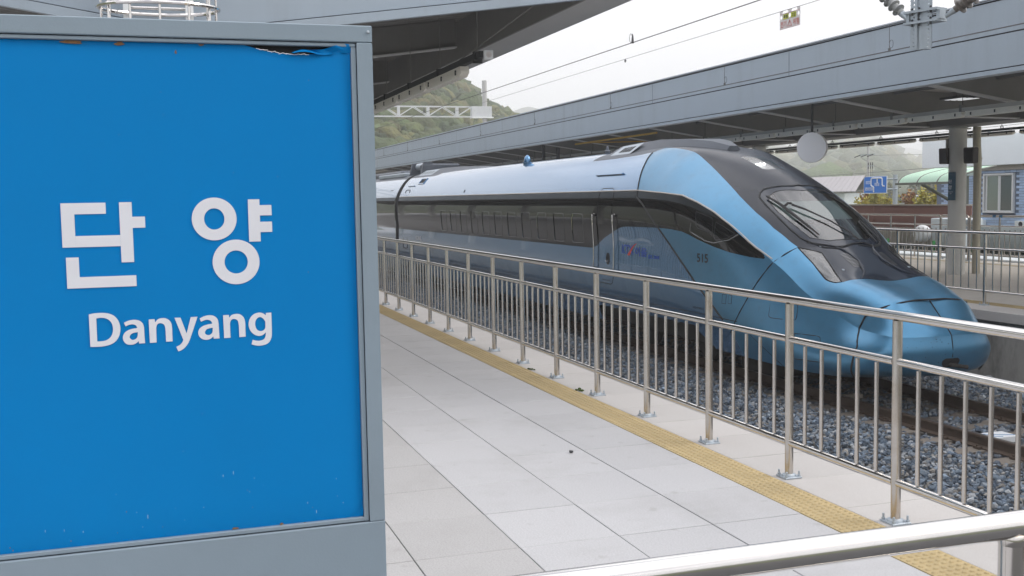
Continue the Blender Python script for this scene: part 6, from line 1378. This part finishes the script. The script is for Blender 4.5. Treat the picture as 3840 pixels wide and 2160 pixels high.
fa = fairing2([(-22.9, 3.03, .92, .70), (-22.45, 3.19, .92, .68), (-21.5, 3.22, .92, .66), (-20.7, 3.245, .80, .58), (-19.9, 3.215, .55, .38), (-19.2, 3.13, .32, .2), (-18.75, 3.02, .16, .08)])
def skirt_pt(x, t, o=.012):
    zb = roof_z(x, .95)-.02; zt_ = np.interp(x, [-22.9, -22.45, -21.5, -20.7], [3.03, 3.19, 3.22, 3.245]) if x > -30 else 3.19
    return (x, TYC-(.95+(.70-.95)*t)-o*.7, zb+(zt_-zb)*t+o*.7)
def louvre_panel(par, x0, x1, dx):
    b = MB(); b.add([skirt_pt(x0, .12), skirt_pt(x1, .12), skirt_pt(x1+dx, .9), skirt_pt(x0+dx, .9)], [(0, 1, 2, 3)]); lp = b.build('louvre_panel', 'galv', par)
    for k in range(4):
        x = x0+.35+(x1-x0-.5)*k/3.6; b = MB(); b.add([skirt_pt(x, .3, .016), skirt_pt(x+.13, .3, .016), skirt_pt(x+.13+dx*.5, .7, .016), skirt_pt(x+dx*.5, .7, .016)], [(0, 1, 2, 3)]); b.build('louvre', 'gap', lp)
louvre_panel(fa, -22.55, -21.5, .30)
fb = fairing2([(-41.3, 3.02, .95, .7), (-40.7, 3.17, .95, .7), (-38, 3.20, .95, .7), (-36.2, 3.20, .7, .5), (-34.6, 3.14, .5, .3), (-33.4, 3.07, .2, .1)])
louvre_panel(fb, -41.0, -38.9, .5)
b = MB(); b.lathe([(.115, -.1), (.115, .12), (.135, .125), (.135, .145), (.10, .15), (.098, .20), (.085, .26), (.055, .315), (.01, .345)], c=(-28.42, TYC-.85, 2.91), n=20); b.build('antenna_dome', 'train_blue', train, smooth=40)
b = MB(); b.lathe([(.07, -.08), (.07, .05), (.085, .055), (.04, .08), (.025, .15), (.006, .19)], c=(-23.58, TYC-.55, 3.08), n=14); b.build('small_antenna', 'train_grey', train, smooth=40)
b = MB(); zz = [(-22.28, 2.555), (-20.86, 2.555)]; b.tube([(x, TYC-side_y(x, z)-.02, z) for x, z in zz], .022, 6); b.build('rain_gutter', 'train_blue', train)
b = MB(); b.tube([(-40.9, TYC-side_y(-40.9, 2.6)-.02, 2.6), (-39.9, TYC-side_y(-39.9, 2.6)-.02, 2.6)], .022, 6); b.build('rain_gutter', 'train_blue', train)
V4 = [(-39.43, 2.663), (-38.66, 2.663), (-38.66, 2.84), (-39.43, 2.84)]
b = MB(); b.tube(on_side(V4, .005), .03, 6, closed=True); vt = b.build('side_vent', 'train_blue', train)
b = MB(); b.add(on_side([(-39.38, 2.69), (-38.71, 2.69), (-38.71, 2.82), (-39.38, 2.82)], .008), [(0, 1, 2, 3)]); b.build('grille', 'grille', vt)
b = MB(); b.add(on_side([(-32.6+.05*math.cos(t), 2.33+.05*math.sin(t)) for t in np.linspace(0, 6.28, 11)[:-1]], .01), [tuple(range(10))]); b.build('side_marker', 'gap', train)
# roof gear at the car joint
b = MB(); b.tube([(-44.4, TYC-.5, 3.12), (-43.6, TYC-.5, 3.42), (-43.0, TYC-.5, 3.52), (-41.6, TYC-.45, 3.52)], .035, 6); b.build('high_voltage_cable', 'train_grey', train, smooth=40)
for x in (-42.9, -41.0):
    b = MB(); b.prism([(-.28, 0), (.28, 0), (.16, .52), (-.16, .52)], (x-.08, TYC-.55, 3.0), (0, 1, 0), (0, 0, 1), (.16, 0, 0)); b.build('cable_bracket', 'train_grey', train)
b = MB(); b.lathe([(.06, 0), (.13, .03), (.13, 1.5), (.06, 1.55)], c=(-42.75, TYC-.5, 3.38), axis=(1, 0, 0), n=14); b.build('cable_insulator', 'galv', train, smooth=40)
b = MB(); b.box((-41.6, TYC-.7, 2.98), (-40.9, TYC+.7, 3.46), .06); b.build('roof_box', 'train_grey', train)
# gangway and the next coach
Xg = np.array([-41.85, -42.1, -42.35]); G = []
for x, k in ((-41.84, .985), (-41.9, .93), (-42.3, .93), (-42.36, .985)):
    s_ = sec(-30.0).copy(); s_[:, 0] = x; s_[:, 1] *= k; s_[:, 2] = (s_[:, 2]-1.2)*(k*.5+.5)+1.2; G.append(s_)
emit_part('gangway', outward(soup(np.array(G))), 'rubber', train)
cu, cl_ = shell(np.arange(-42.35, -64, -.5)); 
cu = cu if cu[:, :, 5].mean() > 0 else np.concatenate([cu[:, :, :3], -cu[:, :, 3:]], 2); cl_ = cl_ if cl_[:, :, 4].mean() > 0 else np.concatenate([cl_[:, :, :3], -cl_[:, :, 3:]], 2)
cr_, cu = clip(cu, lambda P: P[:, 1]-1.06); cS = np.concatenate([cu, cl_]); cb_, cS = clip(cS, lambda P: np.where(P[:, 1] > .5, psdf(XZ(P), BAND), 1.0))
def shift(poly, d): return [(x+d, z) for x, z in poly]
DOOR2 = rrect(-40.95, -40.25, .28, 2.46, .09); DOOR3 = rrect(-44.1, -43.2, .28, 2.46, .09)
for dd in (DOOR3,):
    g1, cS = clip(cS, lambda P: np.abs(psdf(XZ(P), dd))-.02); g2, cb_ = clip(cb_, lambda P: np.abs(psdf(XZ(P), dd))-.02)
emit_part('coach_body', cS, 'train_blue', train); emit_part('coach_window_band', cb_, 'train_black', train); emit_part('coach_roof', cr_, 'train_grey', train); emit_part('coach_door_outline', np.concatenate([g1, g2]), 'gap', train)
b = MB(); b.tube(on_side(DOOR2, .004), .014, 6, closed=True); b.build('door_outline', 'gap', train)
b = MB(); b.box((-62, TYC-.75, 2.98), (-44.8, TYC+.75, 3.30), .08); b.build('coach_roof_equipment', 'train_grey', train)
b = MB(); b.box((-48.5, TYC-.95, 3.0), (-43.3, TYC-.7, 3.17), .03); b.build('coach_roof_tray', 'galv', train)
# hood details
def on_hood(x, y, off=.004):
    return (x, TYC-y, roof_z(x, y)+off)
for i, (x, y) in enumerate(((-14.36, .60), (-15.02, .56), (-14.36, -.60))):
    p = on_hood(x, y, .0); b = MB(); b.lathe([(.022, 0), (.022, .006), (.012, .006), (.011, .002)], c=p, axis=(.45, 0, .9), n=14); b.build('hood_plug', 'galv', train)
for sy in (1, -1):
    b = MB()
    for r_ in range(2):
        for k in range(11):
            x = -14.72+.035*k+.0*r_; y = sy*(.40-.10*r_+.0*k); b.tube([on_hood(x, y, .005), on_hood(x, y-sy*.085, .005)], .006, 4)
    b.build('hood_louvre', 'rim', train)
# raised fins on the hood edges and windscreen ledge
b = MB(); b.tube([on_hood(-15.20, .70, .004), on_hood(-15.03, .50, .006), on_hood(-14.93, .36, .008), on_hood(-14.90, .2, .01), on_hood(-14.96, 0, .012), on_hood(-14.98, -.2, .012), on_hood(-14.90, -.34, .01), on_hood(-14.98, -.5, .008), on_hood(-15.15, -.66, .005)], .013, 6); b.build('hood_edge', 'gap', train)
for sy in (1, -1):
    b = MB(); b.tube([on_hood(-15.0, sy*.40, .0), on_hood(-14.8, sy*.27, .01), on_hood(-14.5, sy*.22, .012), on_hood(-14.2, sy*.33, .01), on_hood(-14.02, sy*.5, .0)], [.006, .02, .022, .016, .004], 8); b.build('hood_ridge', 'train_hood', train, smooth=60)
    b = MB(); b.tube([on_hood(x, y*sy, .003) for x, y in HEADL+HEADL[:1]], .008, 6); b.build('headlight_seal', 'gap', train)
    # lamps behind the lens
    b = MB(); P_ = [(x, y*sy) for x, y in [(-15.12, .79), (-14.90, .67), (-14.62, .70), (-14.22, .81), (-14.40, .855), (-14.8, .82)]]
    b.add([on_hood(x, y, -.035) for x, y in P_], [tuple(range(6))]); lb = b.build('lamp_tray', 'train_grey', train)
    for x, y in ((-14.98, .765), (-14.90, .765)):
        p = on_hood(x, y*sy, -.03); b = MB(); b.lathe([(.035, 0), (.03, .012), (.012, .014)], c=p, axis=(.5, -.3*sy, .8), n=14); b.build('lamp', 'lens', lb)
    b = MB(); b.tube([on_hood(-14.80, .705*sy, -.02), on_hood(-14.68, .74*sy, -.018), on_hood(-14.62, .80*sy, -.018)], .009, 6); b.build('light_strip', 'rim', lb)
b = MB(); tray = [on_hood(x, y, -.05) for x, y in [(-18.0, .22), (-17.35, .2), (-17.35, -.3), (-18.0, -.3)]]; b.add(tray, [(0, 1, 2, 3)]); tr_ = b.build('lamp_tray', 'plate', train)
for k in range(3):
    p = on_hood(-17.62, .17-.075*k, -.035); b = MB(); b.lathe([(.034, 0), (.03, .02), (.01, .024)], c=p, axis=(.5, -.2, .8), n=12); b.build('lit_bulb', 'led', tr_)
# windscreen wiper
def ws(x, y, off): return (x, TYC-y, roof_z(x, y)+off)
b = MB(); b.tube([ws(-16.42, .69, .05), ws(-16.1, .64, .05), ws(-15.78, .60, .05), ws(-15.45, .52, .045), ws(-15.22, .46, .04)], [.018, .022, .026, .020, .012], 6); wp_ = b.build('wiper_blade', 'rubber', train, smooth=50)
for d in (0, .05):
    b = MB(); b.tube([ws(-16.0+d, .50, .06), ws(-15.8+d*.6, .36, .07), ws(-15.5+d*.2, .1, .06), ws(-15.2, -.1, .05), ws(-15.0, -.17, .03)], .011, 6); b.build('wiper_arm', 'rubber', train, smooth=50)
b = MB(); b.tube([ws(-15.98, .62, .06), ws(-15.99, .55, .085), ws(-15.98, .49, .07)], .022, 6); b.build('wiper_joint', 'rubber', train, smooth=50)
b = MB(); b.tube([ws(-15.05, -.50, .02), ws(-15.5, -.50, .03), ws(-15.58, -.56, .03), ws(-15.2, -.62, .03), ws(-15.08, -.62, .02)], .014, 6); b.build('mirror_bracket', 'rubber', train, smooth=50)
for sy in (1, -1):
    b = MB(); b.tube([on_hood(x, y*sy, .002) for x, y in WSO if y > 0]+[on_hood(-16.56, 0, .002)], .016, 6); b.build('windscreen_seal', 'gap', train, smooth=50)
    b = MB(); b.tube([on_hood(x, max(y, 0)*sy, .002) for x, y in CLEAR], .006, 6); b.build('glass_edge', 'gap', train)
# cab interior seen through the glass
def csec(x, yk, dz): return roof_z(x, yk)+dz
b = MB(); b.add([(-16.38, TYC-.62, csec(-16.38, .62, -.06)), (-16.38, TYC+.62, csec(-16.38, .62, -.06)), (-15.85, TYC+.62, csec(-15.85, .62, -.10)), (-15.85, TYC-.62, csec(-15.85, .62, -.10))], [(0, 1, 2, 3)]); b.build('cab_blind', 'blind', train)
b = MB(); b.box((-16.3, TYC-.8, .55), (-15.0, TYC+.8, 1.02), .05); b.lathe([(.55, 0), (.5, .06), (.3, .1), (.02, .12)], c=(-15.55, TYC+.15, 1.04), n=20); b.build('dashboard', 'cab', train, smooth=40)
b = MB(); b.box((-17.2, TYC-.28, .9), (-17.0, TYC+.28, 1.85), .06); b.box((-17.15, TYC+.02, 1.62), (-16.95, TYC+.40, 1.82), .05); b.build('driver_seat', 'seat', train)
b = MB(); b.box((-18.6, TYC-1.35, -.3), (-18.5, TYC+1.35, 2.2)); b.build('cab_bulkhead', 'cab', train)
for s_ in (-1, 1):
    b = MB(); b.tube([(-16.5, TYC+s_*.66, 1.88), (-16.1, TYC+s_*.63, 1.62), (-15.5, TYC+s_*.56, 1.28)], .035, 6); b.build('cab_pillar', 'blind', train)
# underframe
b = MB(); b.box((-41.5, TYC-1.30, -.50), (-16.75, TYC+1.30, -.22)); b.build('underframe', 'under', train)
b = MB(); b.add([(-13.6, TYC-.75, -.595), (-13.6, TYC+.75, -.595), (-16.7, TYC+1.3, -.56), (-16.7, TYC-1.3, -.56)], [(0, 1, 2, 3)]); b.build('nose_underside', 'under', train)
def bogie(xc):
    bg = MB(); bg.box((xc-1.7, TYC-1.12, -.62), (xc+1.7, TYC-1.0, -.36), .03); bg.box((xc-1.7, TYC+1.0, -.62), (xc+1.7, TYC+1.12, -.36), .03); bg.box((xc-.3, TYC-1.0, -.6), (xc+.3, TYC+1.0, -.35)); bg = bg.build('bogie', 'under', train)
    for dx in (-1.25, 1.25):
        for s_ in (-1, 1):
            b = MB(); b.lathe([(.06, -.09), (.40, -.065), (.46, -.02), (.43, .0), (.43, .05), (.40, .065), (.20, .04), (.10, .09)], c=(xc+dx, TYC+s_*.76, -.575), axis=(0, s_, 0), n=28); b.build('wheel', 'under', bg, smooth=35)
        b = MB(); b.cyl((xc+dx, TYC-1.1, -.56), (xc+dx, TYC+1.1, -.56), .09, 10); b.build('axle', 'under', bg)
bogie(-19.5); bogie(-39.0)
b = MB()
for k in range(9): b.add(on_side([(-24.3+.0*k, -.36+.028*k), (-23.9, -.36+.028*k), (-23.9, -.347+.028*k), (-24.3, -.347+.028*k)], .006), [(0, 1, 2, 3)])
b.build('skirt_louvre', 'rim', train)
b = MB(); b.tube([(-12.75, TYC-.02, -.35), (-12.62, TYC-.02, -.36), (-12.58, TYC+.22, -.40)], .03, 8); b.build('coupler_lever', 'under', train, smooth=40)
b = MB(); b.box((-16.7, TYC-1.0, -.92), (-15.6, TYC+1.0, -.62)); b.build('obstacle_deflector', 'under', train)
# ------------------------------------------------------------------ haze
hz = MB(); hz.box((-2650, -2650, -2.5), (2650, 2650, 125))
hm = bpy.data.materials.new('haze_air'); hm.use_nodes = True; ht = hm.node_tree; ht.nodes.clear()
ho = ht.nodes.new('ShaderNodeOutputMaterial'); hv = ht.nodes.new('ShaderNodeVolumePrincipled')
hv.inputs['Color'].default_value = (0.97, 0.98, 1.0, 1); hv.inputs['Density'].default_value = HAZE; hv.inputs['Anisotropy'].default_value = 0.25
ht.links.new(hv.outputs['Volume'], ho.inputs['Volume'])
hz.build('haze', hm, kind='stuff')
